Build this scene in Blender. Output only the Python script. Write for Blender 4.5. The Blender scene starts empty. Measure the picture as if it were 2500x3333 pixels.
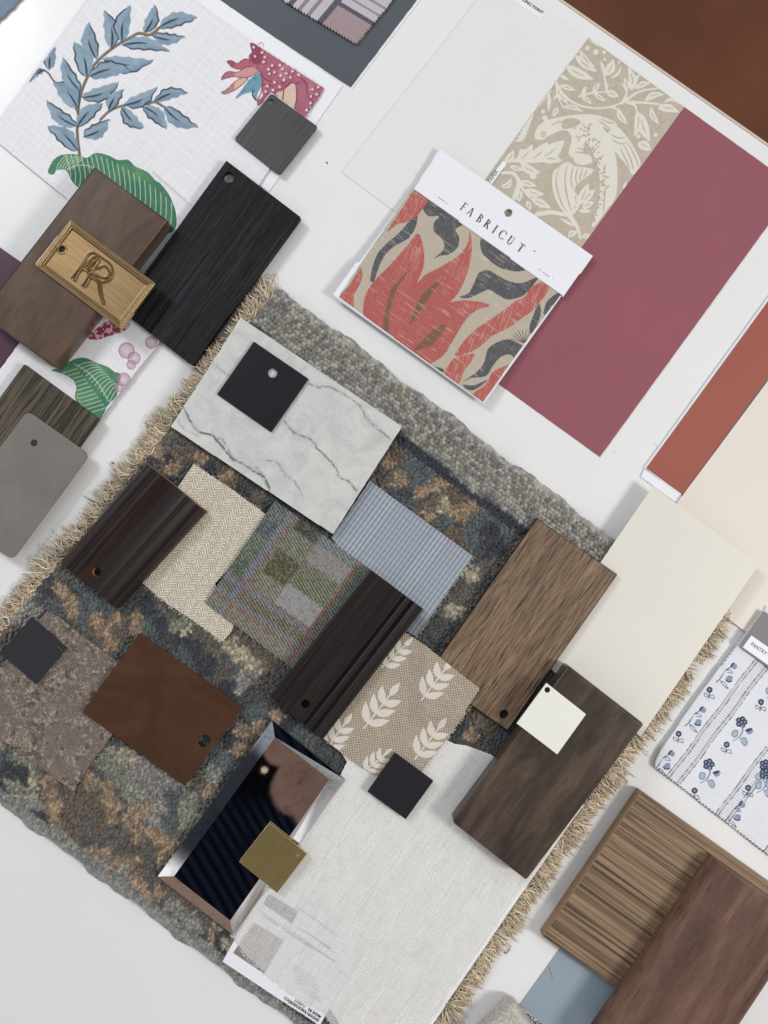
import bpy, math, random
import numpy as np
from mathutils import Matrix, Vector
R = math.radians
rng = np.random.default_rng(7); random.seed(7)
C = bpy.context.scene.collection
SC = bpy.context.scene
# ------------------------------------------------------------------ camera, light, exposure
D = 0.80            # camera height above the table (m)
S = 0.0003          # metres on the table per photograph pixel (photograph is 2500 x 3333)
cd = bpy.data.cameras.new('camera'); cam = bpy.data.objects.new('camera', cd); C.objects.link(cam)
cam.location = (0, 0, D); cd.sensor_fit = 'HORIZONTAL'; cd.sensor_width = 36; cd.lens = 36*D/(2500*S)
cd.clip_start = 0.01; cd.clip_end = 50; SC.camera = cam
SC.view_settings.view_transform = 'Standard'; SC.view_settings.look = 'None'
SC.view_settings.exposure = 0.30; SC.view_settings.gamma = 1

def area(name, loc, size, energy, col, tgt=(0, 0, 0)):
    l = bpy.data.lights.new(name, 'AREA'); l.shape = 'RECTANGLE'; l.size, l.size_y = size; l.energy = energy; l.color = col
    o = bpy.data.objects.new(name, l); C.objects.link(o); o.location = loc
    o.rotation_euler = (Vector(tgt)-Vector(loc)).to_track_quat('-Z', 'Y').to_euler(); return o
area('window_light', (-1.25, 1.35, 1.35), (0.45, 0.45), 15.5, (0.93, 0.96, 1.0), (-.15, .15, 0))
area('ceiling_light', (1.55, -0.55, 1.35), (0.4, 0.4), 17.5, (1.0, 0.97, 0.93), (.15, -.1, 0))
area('ceiling_light', (-2.0, -1.2, 1.5), (0.7, 0.7), 1.4, (0.97, 0.98, 1.0), (0, -.1, 0))

def build_world():
    w = bpy.data.worlds.new('World'); SC.world = w; w.use_nodes = True
    nt = w.node_tree; N = nt.nodes; L = nt.links; N.clear()
    out = N.new('ShaderNodeOutputWorld'); bg = N.new('ShaderNodeBackground'); L.new(bg.outputs[0], out.inputs[0])
    tc = N.new('ShaderNodeTexCoord'); sp = N.new('ShaderNodeSeparateXYZ'); L.new(tc.outputs['Generated'], sp.inputs[0])
    def m(op, a, b=None, c=None):
        n = N.new('ShaderNodeMath'); n.operation = op
        for i, v in enumerate((a, b, c)):
            if v is None: continue
            if isinstance(v, (int, float)): n.inputs[i].default_value = v
            else: L.new(v, n.inputs[i])
        return n.outputs[0]
    z = m('MAXIMUM', sp.outputs[2], 0.03); tx = m('DIVIDE', sp.outputs[0], z); ty = m('DIVIDE', sp.outputs[1], z)
    nz = N.new('ShaderNodeTexNoise'); nz.inputs['Scale'].default_value = 3.0; nz.inputs['Detail'].default_value = 2
    L.new(tc.outputs['Generated'], nz.inputs[0])
    def blob(cx, cy, rx, ry, soft, rot=0, amp=.10, src=None):
        a = m('SUBTRACT', tx, cx); b = m('SUBTRACT', ty, cy); co, si = math.cos(R(rot)), math.sin(R(rot))
        u = m('DIVIDE', m('ADD', m('MULTIPLY', a, co), m('MULTIPLY', b, si)), rx)
        v = m('DIVIDE', m('SUBTRACT', m('MULTIPLY', b, co), m('MULTIPLY', a, si)), ry)
        d = m('SQRT', m('ADD', m('MULTIPLY', u, u), m('MULTIPLY', v, v)))
        d = m('ADD', d, m('MULTIPLY', m('SUBTRACT', (src or nz).outputs[0], .5), amp))
        n = N.new('ShaderNodeMapRange'); n.interpolation_type = 'SMOOTHSTEP'; L.new(d, n.inputs[0])
        n.inputs[1].default_value = 1+soft; n.inputs[2].default_value = 1-soft; n.inputs[3].default_value = 0; n.inputs[4].default_value = 1
        return n.outputs[0]
    def mix(f, a, b):
        n = N.new('ShaderNodeMix'); n.data_type = 'RGBA'; L.new(f, n.inputs[0])
        for i, v in ((6, a), (7, b)):
            if isinstance(v, tuple): n.inputs[i].default_value = (*v, 1)
            else: L.new(v, n.inputs[i])
        return n.outputs[2]
    nf = N.new('ShaderNodeTexNoise'); nf.inputs['Scale'].default_value = 22; nf.inputs['Detail'].default_value = 4; L.new(tc.outputs['Generated'], nf.inputs[0])
    # a bright room: pale ceiling, window bank to the upper side, dark clothed photographer leaning over the table
    col = mix(m('MULTIPLY', nz.outputs[0], .8), (.62, .63, .65), (.80, .80, .80))
    col = mix(blob(-.25, .95, 1.1, .42, .08), col, (1.65, 1.7, 1.85))
    col = mix(blob(1.5, .2, .5, .9, .15), col, (1.15, 1.12, 1.05))
    col = mix(blob(-.44, -.33, .05, .03, .3, -30), col, (1.6, 1.6, 1.65))  # bright spot added as a highlight for the mirror's left bevel
    col = mix(blob(-.43, -.78, .15, .12, .2), col, (.40, .28, .23))  # brown patch added so the mirror's lower bevel reflects it
    wv = m('SINE', m('ADD', m('MULTIPLY', m('ADD', m('MULTIPLY', tx, .8), m('MULTIPLY', ty, .45)), 560), m('MULTIPLY', nz.outputs[0], 30))); rib = mix(m('MULTIPLY_ADD', wv, .5, .5), (.003, .004, .009), (.013, .017, .030))
    col = mix(blob(-.10, -.27, .285, .27, .10), col, rib); col = mix(blob(-.15, -.27, .10, .085, .25), col, (.004, .004, .006))
    col = mix(blob(-.37, -.235, .11, .09, .25, -30), col, (.045, .052, .07)); col = mix(blob(-.425, -.335, .030, .012, .4, -35), col, (1.7, 1.7, 1.75)); col = mix(blob(.0, -.61, .035, .07, .3), col, (.42, .32, .29)); col = mix(blob(.045, -.565, .012, .10, .4, -20), col, (1.5, 1.5, 1.55))  # dark and bright patches added to the room for reflections on the mirror bevels
    col = mix(blob(-.300, -.150, .035, .03, .4), col, (.45, .5, .58))  # pale spot added for the reflection at the left bevel's top end
    skin = mix(nf.outputs[0], (.14, .075, .055), (.40, .27, .23)); col = mix(blob(-.097, -.327, .036, .048, .10, -34, .9, nf), col, skin); col = mix(blob(-.128, -.290, .020, .022, .15, 0, .9, nf), col, skin); col = mix(blob(-.078, -.352, .036, .050, .12, 10, .9, nf), col, skin)
    col = mix(blob(-.146, -.315, .004, .004, .4), col, (.9, .75, .6))
    lo = m('LESS_THAN', sp.outputs[2], 0.0); col = mix(lo, col, (.10, .085, .075))
    L.new(col, bg.inputs[0]); bg.inputs[1].default_value = 0.47
build_world()

# ------------------------------------------------------------------ helpers
def t(c, r, x, y): return (833*c + x/1.989, (0, 833, 1666, 2499)[r] + y/1.989)
def zf(x0, y0, s): return lambda x, y: (x0 + x/s, y0 + y/s)
ZA = zf(1060, 470, 1.8433); ZB = zf(1600, 120, 2.592); ZC = zf(2100, 1950, 4.1475); ZM = zf(500, 2330, 2.552)
ZE = zf(100, 700, 3.95); ZG = zf(700, 2850, 3.318); ZH = zf(0, 1450, 1.659); ZI = zf(1200, 1300, 1.659)
ZK = zf(1500, 3050, 4.1475); ZL = zf(720, 100, 4.1475); ZP = zf(880, 0, 4.366)
def W(p, z): k = S*(1-z/D); return ((p[0]-1250)*k, -(p[1]-1666.5)*k)
def ang(p, q): return math.atan2(-(q[1]-p[1]), q[0]-p[0])
def lin(c):
    a = np.array(c, float)/255; return np.where(a <= .04045, a/12.92, ((a+.055)/1.055)**2.4)
def lc(*c): return tuple(float(v) for v in lin(c))

def tag(o, label=None, cat=None, group=None, kind=None):
    for k, v in (('label', label), ('category', cat), ('group', group), ('kind', kind)):
        if v: o[k] = v
    return o
def empty(name, p, z, a, label, cat, group=None):
    o = bpy.data.objects.new(name, None); C.objects.link(o); o.empty_display_size = .01
    x, y = W(p, z); o.location = (x, y, z); o.rotation_euler = (0, 0, a); return tag(o, label, cat, group)
def basis(o):
    M = Matrix.Translation(o.location) @ o.rotation_euler.to_matrix().to_4x4()
    return M if o.parent is None else basis(o.parent) @ o.matrix_parent_inverse @ M
def link(o, parent=None):
    if o.name not in C.objects: C.objects.link(o)
    if parent is not None: o.parent = parent; o.matrix_parent_inverse = basis(parent).inverted()
    return o
def obj_world(name, co, faces, mat, loc, a, parent=None, smooth=False, cols=None):
    """mesh from world coordinates, stored in a frame at loc turned by a about z"""
    co = np.asarray(co, float) - np.array(loc); ca, sa = math.cos(-a), math.sin(-a)
    q = co.copy(); q[:, 0] = co[:, 0]*ca - co[:, 1]*sa; q[:, 1] = co[:, 0]*sa + co[:, 1]*ca
    me = bpy.data.meshes.new(name)
    if isinstance(faces, np.ndarray):
        n, k = faces.shape
        me.vertices.add(len(q)); me.vertices.foreach_set('co', q.astype(np.float32).ravel())
        me.loops.add(n*k); me.loops.foreach_set('vertex_index', faces.astype(np.int32).ravel())
        me.polygons.add(n); me.polygons.foreach_set('loop_start', np.arange(0, n*k, k, dtype=np.int32))
        me.update(calc_edges=True)
    else: me.from_pydata(q.tolist(), [], faces); me.update()
    if cols is not None:
        at = me.color_attributes.new('Col', 'FLOAT_COLOR', 'POINT')
        cc = np.ones((len(q), 4), np.float32); cc[:, :3] = cols; at.data.foreach_set('color', cc.ravel())
    for m in (mat if isinstance(mat, (list, tuple)) else [mat]): me.materials.append(m)
    if smooth: me.shade_smooth()
    o = bpy.data.objects.new(name, me); o.location = loc; o.rotation_euler = (0, 0, a)
    return link(o, parent)

def rounded(pts, r, n=6):
    if not r: return list(pts)
    out = []; L = len(pts)
    rr = r if isinstance(r, (list, tuple)) else [r]*L
    for i in range(L):
        p = Vector(pts[i]); a = Vector(pts[i-1])-p; b = Vector(pts[(i+1) % L])-p
        q = rr[i]
        if q <= 0: out.append(tuple(p)); continue
        th = a.angle(b); d = min(q/math.tan(th/2), a.length*.45, b.length*.45)
        A = p+a.normalized()*d; B = p+b.normalized()*d
        for k in range(n+1):
            s = k/n; out.append(tuple((1-s)**2*A+2*s*(1-s)*p+s*s*B))
    return out
def curve_mesh(cu, name):
    tmp = bpy.data.objects.new('tmp', cu); C.objects.link(tmp)
    dg = bpy.context.evaluated_depsgraph_get(); dg.update()
    me = bpy.data.meshes.new_from_object(tmp.evaluated_get(dg)); me.name = name
    bpy.data.objects.remove(tmp); bpy.data.curves.remove(cu); me.materials.clear(); return me
def slab(name, pts, ztop, zbot, mat, bevel=.0003, r=0, holes=(), a=None, parent=None, bres=2, jit=0):
    """flat piece whose TOP face outline is given in photograph pixels; real thickness below it"""
    pf = rounded(pts, r)
    if jit:
        q = []
        for i in range(len(pf)):
            p, s = np.array(pf[i]), np.array(pf[(i+1) % len(pf)]); n = max(1, int(np.hypot(*(s-p))/14))
            for k in range(n): q.append(tuple(p+(s-p)*k/n+rng.normal(0, jit, 2)))
        pf = q
    if a is None: a = ang(pts[0], pts[1])
    cx = sum(p[0] for p in pts)/len(pts); cy = sum(p[1] for p in pts)/len(pts)
    ox, oy = W((cx, cy), ztop); ca, sa = math.cos(-a), math.sin(-a)
    def loc(p): x, y = W(p, ztop); x -= ox; y -= oy; return (x*ca-y*sa, x*sa+y*ca, 0)
    cu = bpy.data.curves.new('c', 'CURVE'); cu.dimensions = '2D'; cu.fill_mode = 'BOTH'
    rings = [[loc(p) for p in pf]]
    for (hx, hy, hr) in holes: rings.append([loc((hx+hr*math.cos(k*R(12)), hy+hr*math.sin(k*R(12)))) for k in range(30)])
    for rg in rings:
        s = cu.splines.new('POLY'); s.points.add(len(rg)-1); s.use_cyclic_u = True
        for i, p in enumerate(rg): s.points[i].co = (*p, 1)
    h = ztop-zbot; bevel = min(bevel, h*.45)
    cu.extrude = h/2-bevel; cu.bevel_depth = bevel; cu.offset = -bevel; cu.bevel_resolution = bres
    me = curve_mesh(cu, name); me.shade_smooth(); me.set_sharp_from_angle(angle=R(48)); me.materials.append(mat)
    for pf_ in me.polygons:
        if abs(pf_.normal.z) > .9995: pf_.use_smooth = False
    o = bpy.data.objects.new(name, me); o.location = (ox, oy, (ztop+zbot)/2); o.rotation_euler = (0, 0, a)
    return link(o, parent)
def text(name, s, p, a, size, z, mat, parent, sx=1.0, bold=0.0, sp=1.0):
    cu = bpy.data.curves.new('t', 'FONT'); cu.body = s; cu.size = size; cu.extrude = .00004; cu.offset = bold; cu.space_character = sp
    me = curve_mesh(cu, name); me.materials.append(mat)
    me.transform(Matrix.Scale(sx, 4, (1, 0, 0)))
    x, y = W(p, z); o = bpy.data.objects.new(name, me); o.location = (x, y, z); o.rotation_euler = (0, 0, a)
    return link(o, parent)

def inpoly(X, Y, P):
    P = np.asarray(P, float); ins = np.zeros(X.shape, bool); n = len(P); j = n-1
    bb = (X >= P[:, 0].min()) & (X <= P[:, 0].max()) & (Y >= P[:, 1].min()) & (Y <= P[:, 1].max())
    if not bb.any(): return ins
    x = X[bb]; y = Y[bb]; r = np.zeros(x.shape, bool)
    for i in range(n):
        xi, yi = P[i]; xj, yj = P[j]
        c = (yi > y) != (yj > y)
        if yi != yj: r ^= c & (x < (xj-xi)*(y-yi)/(yj-yi)+xi)
        j = i
    ins[bb] = r; return ins
def pdist(X, Y, P, lim=40):
    """distance to a polyline and the fraction along it (only near it)"""
    P = np.asarray(P, float); d = np.full(X.shape, 1e9); f = np.zeros(X.shape)
    bb = (X >= P[:, 0].min()-lim) & (X <= P[:, 0].max()+lim) & (Y >= P[:, 1].min()-lim) & (Y <= P[:, 1].max()+lim)
    if not bb.any(): return d, f
    x = X[bb]; y = Y[bb]; dd = np.full(x.shape, 1e9); ff = np.zeros(x.shape); n = len(P)-1
    for i in range(n):
        ax, ay = P[i]; bx, by = P[i+1]; vx, vy = bx-ax, by-ay; L2 = vx*vx+vy*vy+1e-9
        s = np.clip(((x-ax)*vx+(y-ay)*vy)/L2, 0, 1); e = np.hypot(x-ax-s*vx, y-ay-s*vy)
        k = e < dd; dd[k] = e[k]; ff[k] = (i+s[k])/n
    d[bb] = dd; f[bb] = ff; return d, f
def smooth(P, n=5, closed=True):
    P = [np.array(p, float) for p in P]; L = len(P); out = []
    for i in range(L if closed else L-1):
        if closed: a, b, c, d = P[i-1], P[i], P[(i+1) % L], P[(i+2) % L]
        else: a, b, c, d = P[max(i-1, 0)], P[i], P[i+1], P[min(i+2, L-1)]
        for k in range(n):
            s = k/n; out.append(.5*((2*b)+(c-a)*s+(2*a-5*b+4*c-d)*s*s+(3*b-a-3*c+d)*s**3))
    if not closed: out.append(P[-1])
    return np.array(out)
_lat = rng.random((64, 64))
def vn(X, Y, s, seed=0):
    """value noise 0..1 with feature size s pixels"""
    x = X/s+seed*13.7; y = Y/s+seed*7.3; i = np.floor(x).astype(int); j = np.floor(y).astype(int); fx = x-i; fy = y-j
    fx = fx*fx*(3-2*fx); fy = fy*fy*(3-2*fy); g = lambda a, b: _lat[a % 64, b % 64]
    return (g(i, j)*(1-fx)+g(i+1, j)*fx)*(1-fy)+(g(i, j+1)*(1-fx)+g(i+1, j+1)*fx)*fy
def fbm(X, Y, s, seed=0): return (vn(X, Y, s, seed)*.55+vn(X, Y, s/2.1, seed+1)*.28+vn(X, Y, s/4.3, seed+2)*.17)
class Paint:
    def __init__(s, X, Y, base): s.X, s.Y = X, Y; s.c = np.empty(X.shape+(3,)); s.c[:] = lin(base)
    def mix(s, w, col):
        w = np.clip(w, 0, 1)[..., None]; col = col if isinstance(col, np.ndarray) and col.ndim > 1 else lin(col); s.c = s.c*(1-w)+col*w
    def poly(s, P, col, op=1.0, sm=True):
        m = inpoly(s.X, s.Y, smooth(P) if sm else P); s.mix(m*op, col); return m
    def line(s, P, w, col, op=1.0, taper=False, sm=True):
        d, f = pdist(s.X, s.Y, smooth(P, 4, False) if sm else P, w+3)
        ww = w*(np.sin(np.clip(f, 0.03, .97)*math.pi)**.5 if taper else 1)
        m = np.clip((ww-d)/1.2+.5, 0, 1); s.mix(m*op, col); return m
def frame_of(O, A):
    L = math.hypot(A[0]-O[0], A[1]-O[1]); u = ((A[0]-O[0])/L, (A[1]-O[1])/L); return u, (-u[1], u[0])
def sheet(name, outline, edge, res, zfn, cfn, mat, parent=None, skirt=.0005, holes=(), smoothshade=True):
    """woven or pressed sheet as a fine real grid; edge=(O,A) gives its lengthwise direction. cfn(U,V,X,Y)->colour array; zfn->height (m)"""
    u, v = frame_of(*edge); O = edge[0]; P = np.array(outline, float)
    uu = (P[:, 0]-O[0])*u[0]+(P[:, 1]-O[1])*u[1]; vv = (P[:, 0]-O[0])*v[0]+(P[:, 1]-O[1])*v[1]
    a = np.arange(uu.min(), uu.max()+res, res); b = np.arange(vv.min(), vv.max()+res, res)
    U, V = np.meshgrid(a, b, indexing='ij'); X = O[0]+U*u[0]+V*v[0]; Y = O[1]+U*u[1]+V*v[1]
    xc = (X[:-1, :-1]+X[1:, 1:])/2; yc = (Y[:-1, :-1]+Y[1:, 1:])/2
    m = inpoly(xc, yc, P)
    for hx, hy, hr in holes: m &= np.hypot(xc-hx, yc-hy) > hr
    Z = zfn(U, V, X, Y)+np.zeros_like(U); col = cfn(U, V, X, Y)
    k = S*(1-Z/D); wx = (X-1250)*k; wy = -(Y-1666.5)*k
    n0, n1 = U.shape; idx = np.arange(n0*n1).reshape(n0, n1)
    q = np.stack([idx[:-1, :-1], idx[:-1, 1:], idx[1:, 1:], idx[1:, :-1]], -1)[m]   # flipped y keeps this facing up
    co = np.stack([wx, wy, Z], -1).reshape(-1, 3); cc = col.reshape(-1, 3)
    mp = np.pad(m, 1); base = len(co); side = []
    for (e0, e1, sh) in (((0, 0), (0, 1), (-1, 0)), ((1, 1), (1, 0), (1, 0)), ((1, 0), (0, 0), (0, -1)), ((0, 1), (1, 1), (0, 1))):
        nb = mp[1+sh[0]:mp.shape[0]-1+sh[0], 1+sh[1]:mp.shape[1]-1+sh[1]]
        bi, bj = np.nonzero(m & ~nb); side.append(np.stack([idx[bi+e0[0], bj+e0[1]], idx[bi+e1[0], bj+e1[1]]], -1))
    side = np.concatenate(side); low = co.copy(); low[:, 2] -= skirt
    F = np.concatenate([q, np.stack([side[:, 1], side[:, 0], side[:, 0]+base, side[:, 1]+base], -1)])
    co = np.concatenate([co, low]); cc = np.concatenate([cc, cc])
    used = np.unique(F); re = np.zeros(len(co), np.int64); re[used] = np.arange(len(used)); F = re[F]; co = co[used]; cc = cc[used]
    c0 = co.mean(0); an = math.atan2(-u[1], u[0])
    return obj_world(name, co, F, mat, tuple(c0), an, parent, smoothshade, cc)

# ------------------------------------------------------------------ materials
def mat(name, col=(.8, .8, .8), rough=.6, metal=0, spec=.5, coat=0, coatr=.1, sheen=0):
    m = bpy.data.materials.new(name); m.use_nodes = True; b = m.node_tree.nodes['Principled BSDF']
    b.inputs['Base Color'].default_value = (*col, 1); b.inputs['Roughness'].default_value = rough; b.inputs['Metallic'].default_value = metal
    b.inputs['Specular IOR Level'].default_value = spec; b.inputs['Coat Weight'].default_value = coat; b.inputs['Coat Roughness'].default_value = coatr
    b.inputs['Sheen Weight'].default_value = sheen
    return m, m.node_tree, b
def nd(nt, typ, **k):
    n = nt.nodes.new(typ)
    for a, v in k.items():
        if hasattr(n, a): setattr(n, a, v)
        else: n.inputs[a.replace('_', ' ')].default_value = v
    return n
def coords(nt, scale=(1, 1, 1), rot=0):
    tc = nd(nt, 'ShaderNodeTexCoord'); mp = nd(nt, 'ShaderNodeMapping'); mp.inputs['Scale'].default_value = scale; mp.inputs['Rotation'].default_value = (0, 0, rot)
    nt.links.new(tc.outputs['Object'], mp.inputs[0]); return mp.outputs[0]
def noise(nt, vec, scale, detail=4, rough=.55, dist=0):
    n = nd(nt, 'ShaderNodeTexNoise'); n.inputs['Scale'].default_value = scale; n.inputs['Detail'].default_value = detail
    n.inputs['Roughness'].default_value = rough; n.inputs['Distortion'].default_value = dist; nt.links.new(vec, n.inputs[0]); return n.outputs[0]
def ramp(nt, fac, stops):
    n = nd(nt, 'ShaderNodeValToRGB'); e = n.color_ramp.elements
    while len(e) < len(stops): e.new(.5)
    for i, (p, c) in enumerate(stops): e[i].position = p; e[i].color = (*c, 1) if len(c) == 3 else c
    nt.links.new(fac, n.inputs[0]); return n.outputs[0]
def mixc(nt, f, a, b, mode='MIX'):
    n = nd(nt, 'ShaderNodeMix', data_type='RGBA'); n.blend_type = mode
    for i, v in ((0, f), (6, a), (7, b)):
        if isinstance(v, float): n.inputs[i].default_value = v
        elif isinstance(v, tuple): n.inputs[i].default_value = (*v, 1)
        else: nt.links.new(v, n.inputs[i])
    return n.outputs[2]
def bump(nt, b, h, dist=.0003, st=1.0):
    n = nd(nt, 'ShaderNodeBump'); n.inputs['Distance'].default_value = dist; n.inputs['Strength'].default_value = st
    nt.links.new(h, n.inputs['Height']); nt.links.new(n.outputs[0], b.inputs['Normal'])
def paint(name, rgb, rough=.5, var=.04, bmp=.00005, coat=0.0, coatr=.2, bs=1500):
    m, nt, b = mat(name, lc(*rgb), rough, coat=coat*.5, coatr=coatr, spec=.35); v = coords(nt); c = lc(*rgb)
    f = noise(nt, v, 14, 3); L = nt.links
    L.new(ramp(nt, f, [(.3, tuple(x*(1-var) for x in c)), (.7, tuple(min(1, x*(1+var)) for x in c))]), b.inputs['Base Color'])
    if bmp: bump(nt, b, noise(nt, v, bs, 2), bmp)
    return m
def wood(name, dark, mid, light, across=90, along=5, pore=.35, pcol=None, rough=.45, bmp=.0003, ps=900, pa=45, coat=0, coatr=.15, dist=.6, streak=(), var=.5, spec=.28):
    m, nt, b = mat(name, lc(*mid), rough, coat=coat, coatr=coatr, spec=spec); L = nt.links
    v = coords(nt, (along, across, across)); v2 = coords(nt, (pa, ps, ps*.3)); v3 = coords(nt, (2.2, 9, 9))
    f = noise(nt, v, 1, 6, .6, dist)
    base = ramp(nt, f, [(.28, lc(*dark)), (.5, lc(*mid)), (.74, lc(*light))])
    for (sa, sc_, lo, hi, op, seed) in streak:
        vs = nd(nt, 'ShaderNodeMapping'); vs.inputs['Scale'].default_value = (sa, sc_, sc_*.1); vs.inputs['Location'].default_value = (seed, seed*3.1, 0)
        tcs = nd(nt, 'ShaderNodeTexCoord'); L.new(tcs.outputs['Object'], vs.inputs[0])
        sn = noise(nt, vs.outputs[0], 1, 3, .5, .35); mk = ramp(nt, sn, [(lo, (op, op, op)), (hi, (0, 0, 0))]); base = mixc(nt, mk, base, lc(*dark))
    big = noise(nt, v3, 8, 3)
    base = mixc(nt, var, base, ramp(nt, big, [(.3, (.35, .35, .35)), (.7, (.65, .65, .65))]), 'OVERLAY')
    p = noise(nt, v2, 1, 3, .6)
    pm = ramp(nt, p, [(pore-.08, (1, 1, 1)), (pore+.06, (0, 0, 0))])
    base = mixc(nt, pm, base, lc(*(pcol or dark)))
    L.new(base, b.inputs['Base Color']); bump(nt, b, p, bmp); return m
def attr_cloth(name, rough=.85, weave=0, bmp=.0002, sheen=.15, wrot=0, spec=.25, fuzz=0):
    m, nt, b = mat(name, (.5, .5, .5), rough, spec=spec, sheen=sheen); L = nt.links
    a = nd(nt, 'ShaderNodeAttribute'); a.attribute_name = 'Col'; col = a.outputs['Color']
    if weave:
        v = coords(nt, rot=wrot); hs = []
        for d in ('X', 'Y'):
            w = nd(nt, 'ShaderNodeTexWave'); w.bands_direction = d; w.inputs['Scale'].default_value = weave; w.inputs['Distortion'].default_value = 1.2
            w.inputs['Detail'].default_value = 2; w.inputs['Detail Scale'].default_value = .5; L.new(v, w.inputs[0]); hs.append(w.outputs[1])
        mx = nd(nt, 'ShaderNodeMath', operation='MAXIMUM'); L.new(hs[0], mx.inputs[0]); L.new(hs[1], mx.inputs[1])
        col = mixc(nt, ramp(nt, mx.outputs[0], [(.0, (.35, .35, .35)), (.6, (0, 0, 0))]), col, mixc(nt, .45, col, (.02, .02, .02)))
        bump(nt, b, mx.outputs[0], bmp)
    elif fuzz: bump(nt, b, noise(nt, coords(nt), fuzz, 3), bmp)
    L.new(col, b.inputs['Base Color']); return m

M_table = paint('white_laminate', (231, 230, 229), .34, .012, .00001, .25, .12)
M_edge = paint('table_edge_band', (206, 190, 176), .5)
M_paper = paint('white_card_stock', (236, 237, 241), .55, .008, .00002)
M_dull = paint('offwhite_sheet', (228, 227, 225), .45, .008, .00001, .12, .18)
M_ink, _, _ = mat('black_ink', (.012, .012, .016), .6)
M_inkblue, _, _ = mat('navy_marker_ink', lc(30, 30, 60), .5)

# ------------------------------------------------------------------ setting: table, bench
e = (.8195, .5731); n_ = (-.5731, .8195)
def TE(a, b): return (1827+a*e[0]+b*n_[0], a*e[1]+b*n_[1])
tab = slab('table_top', [TE(-2600, 5), TE(3800, 5), TE(3800, 4600), TE(-2600, 4600)], 0, -.028, M_table, .0008)
tab['kind'] = 'structure'
eb = slab('table_edge', [TE(-2600, -4), TE(3800, -4), TE(3800, 4.5), TE(-2600, 4.5)], -.0008, -.0285, M_edge, .0004); eb['kind'] = 'structure'

ml, nt, b = mat('brown_leather', lc(70, 38, 22), .5, spec=.4); L = nt.links; v = coords(nt)
L.new(ramp(nt, noise(nt, v, 6, 5, .6, .5), [(.25, lc(80, 40, 18)), (.5, lc(98, 52, 25)), (.8, lc(116, 66, 34))]), b.inputs['Base Color'])
bump(nt, b, noise(nt, v, 900, 3), .0001)
def BE(a, b): return W((1827+a*e[0]+b*n_[0], a*e[1]+b*n_[1]), 0)
def cushion():
    be = empty('bench', (2400, 100), -.30, ang((0, 0), e), 'caramel brown leather bench seat below the table edge', 'bench')
    def seat(name, a0, a1, b0, b1):
        A = np.linspace(a0, a1, 60); B = np.linspace(b0, b1, 40); a, bb = np.meshgrid(A, B, indexing='ij')
        X = 1827+a*e[0]+bb*n_[0]; Y = a*e[1]+bb*n_[1]
        ea = np.minimum(a-a0, a1-a)/90; eb = np.minimum(bb-b0, b1-bb)/90; q = np.clip(np.minimum(ea, eb), 0, 1)
        Z = -.13-.03*(1-np.sqrt(1-(1-q)**2))+.004*fbm(X, Y, 260, 3)
        i = np.arange(a.size).reshape(a.shape)
        F = np.stack([i[:-1, :-1], i[:-1, 1:], i[1:, 1:], i[1:, :-1]], -1).reshape(-1, 4)[:, ::1]
        co = np.stack([(X-1250)*S, -(Y-1666.5)*S, Z], -1).reshape(-1, 3)
        ring = np.concatenate([i[:, 0], i[-1, 1:], i[-2::-1, -1], i[0, -2:0:-1]]); low = co[ring].copy(); low[:, 2] = -.34; nb = len(co)
        co = np.concatenate([co, low]); k = np.arange(len(ring)); k2 = (k+1) % len(ring)
        F = np.concatenate([F, np.stack([ring[k], nb+k, nb+k2, ring[k2]], -1)])
        obj_world(name, co, F, ml, (co[:, 0].mean(), co[:, 1].mean(), -.2), be.rotation_euler[2], be, True)
    seat('seat_cushion', -1400, 3300, -1500, -120)
    seat('back_cushion', -1400, 3300, -2050, -1510)
    seat('seat_frame', -1405, 3305, -112, 700)
cushion()
M_floor = wood('floor_boards', (60, 40, 28), (84, 58, 40), (100, 72, 50), 40, 4, .3)
fl = slab('floor', [(-6000, -6000), (9000, -6000), (9000, 9000), (-6000, 9000)], -.74, -.78, M_floor, .001); fl['kind'] = 'structure'

# ------------------------------------------------------------------ paper and paint cards on the table
def card(name, pts, zt, th, m, label, cat='paint card', **k):
    o = slab(name, pts, zt, zt-th, m, .00012, **k); return tag(o, label, cat)
sc = card('paint_sheet', [(1112, 560), (1615, -80), (1950, 150), (1505, 852)], .0007, .0004, M_dull, 'large plain off-white ceiling paint sheet left of the embossed wallpaper', 'paint sheet')
lb = slab('label', [(1560, -92), (1773, 48), (1763, 62), (1550, -78)], .0010, .0007, M_paper, .00005, parent=sc)
text('lettering', 'CEILING PAINT', (1683, -14+4), -math.atan2(.5731, .8195), .0046, .00108, M_ink, lb, .95)

slate_e = empty('paint_card', (1000, 0), .0004, 0, 'dark slate grey painted card with white edge under the striped swatch', 'paint card')
M_slate = paint('slate_paint', (80, 86, 91), .32, .03, .00002, .2, .15)
T0 = (1142, 284)
slab('backing', [(1147, 288), (1380, -16), (1390, -110), (1100, -330), (600, -86)], .0007, .0002, M_paper, .0001, parent=slate_e)
slab('painted_face', [T0, (1142+214*1.3, 284-284*1.3), (1080, -330), (1142-309*1.8, 284-206*1.8)], .0012, .0008, M_slate, .0001, parent=slate_e, jit=.5)

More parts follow.
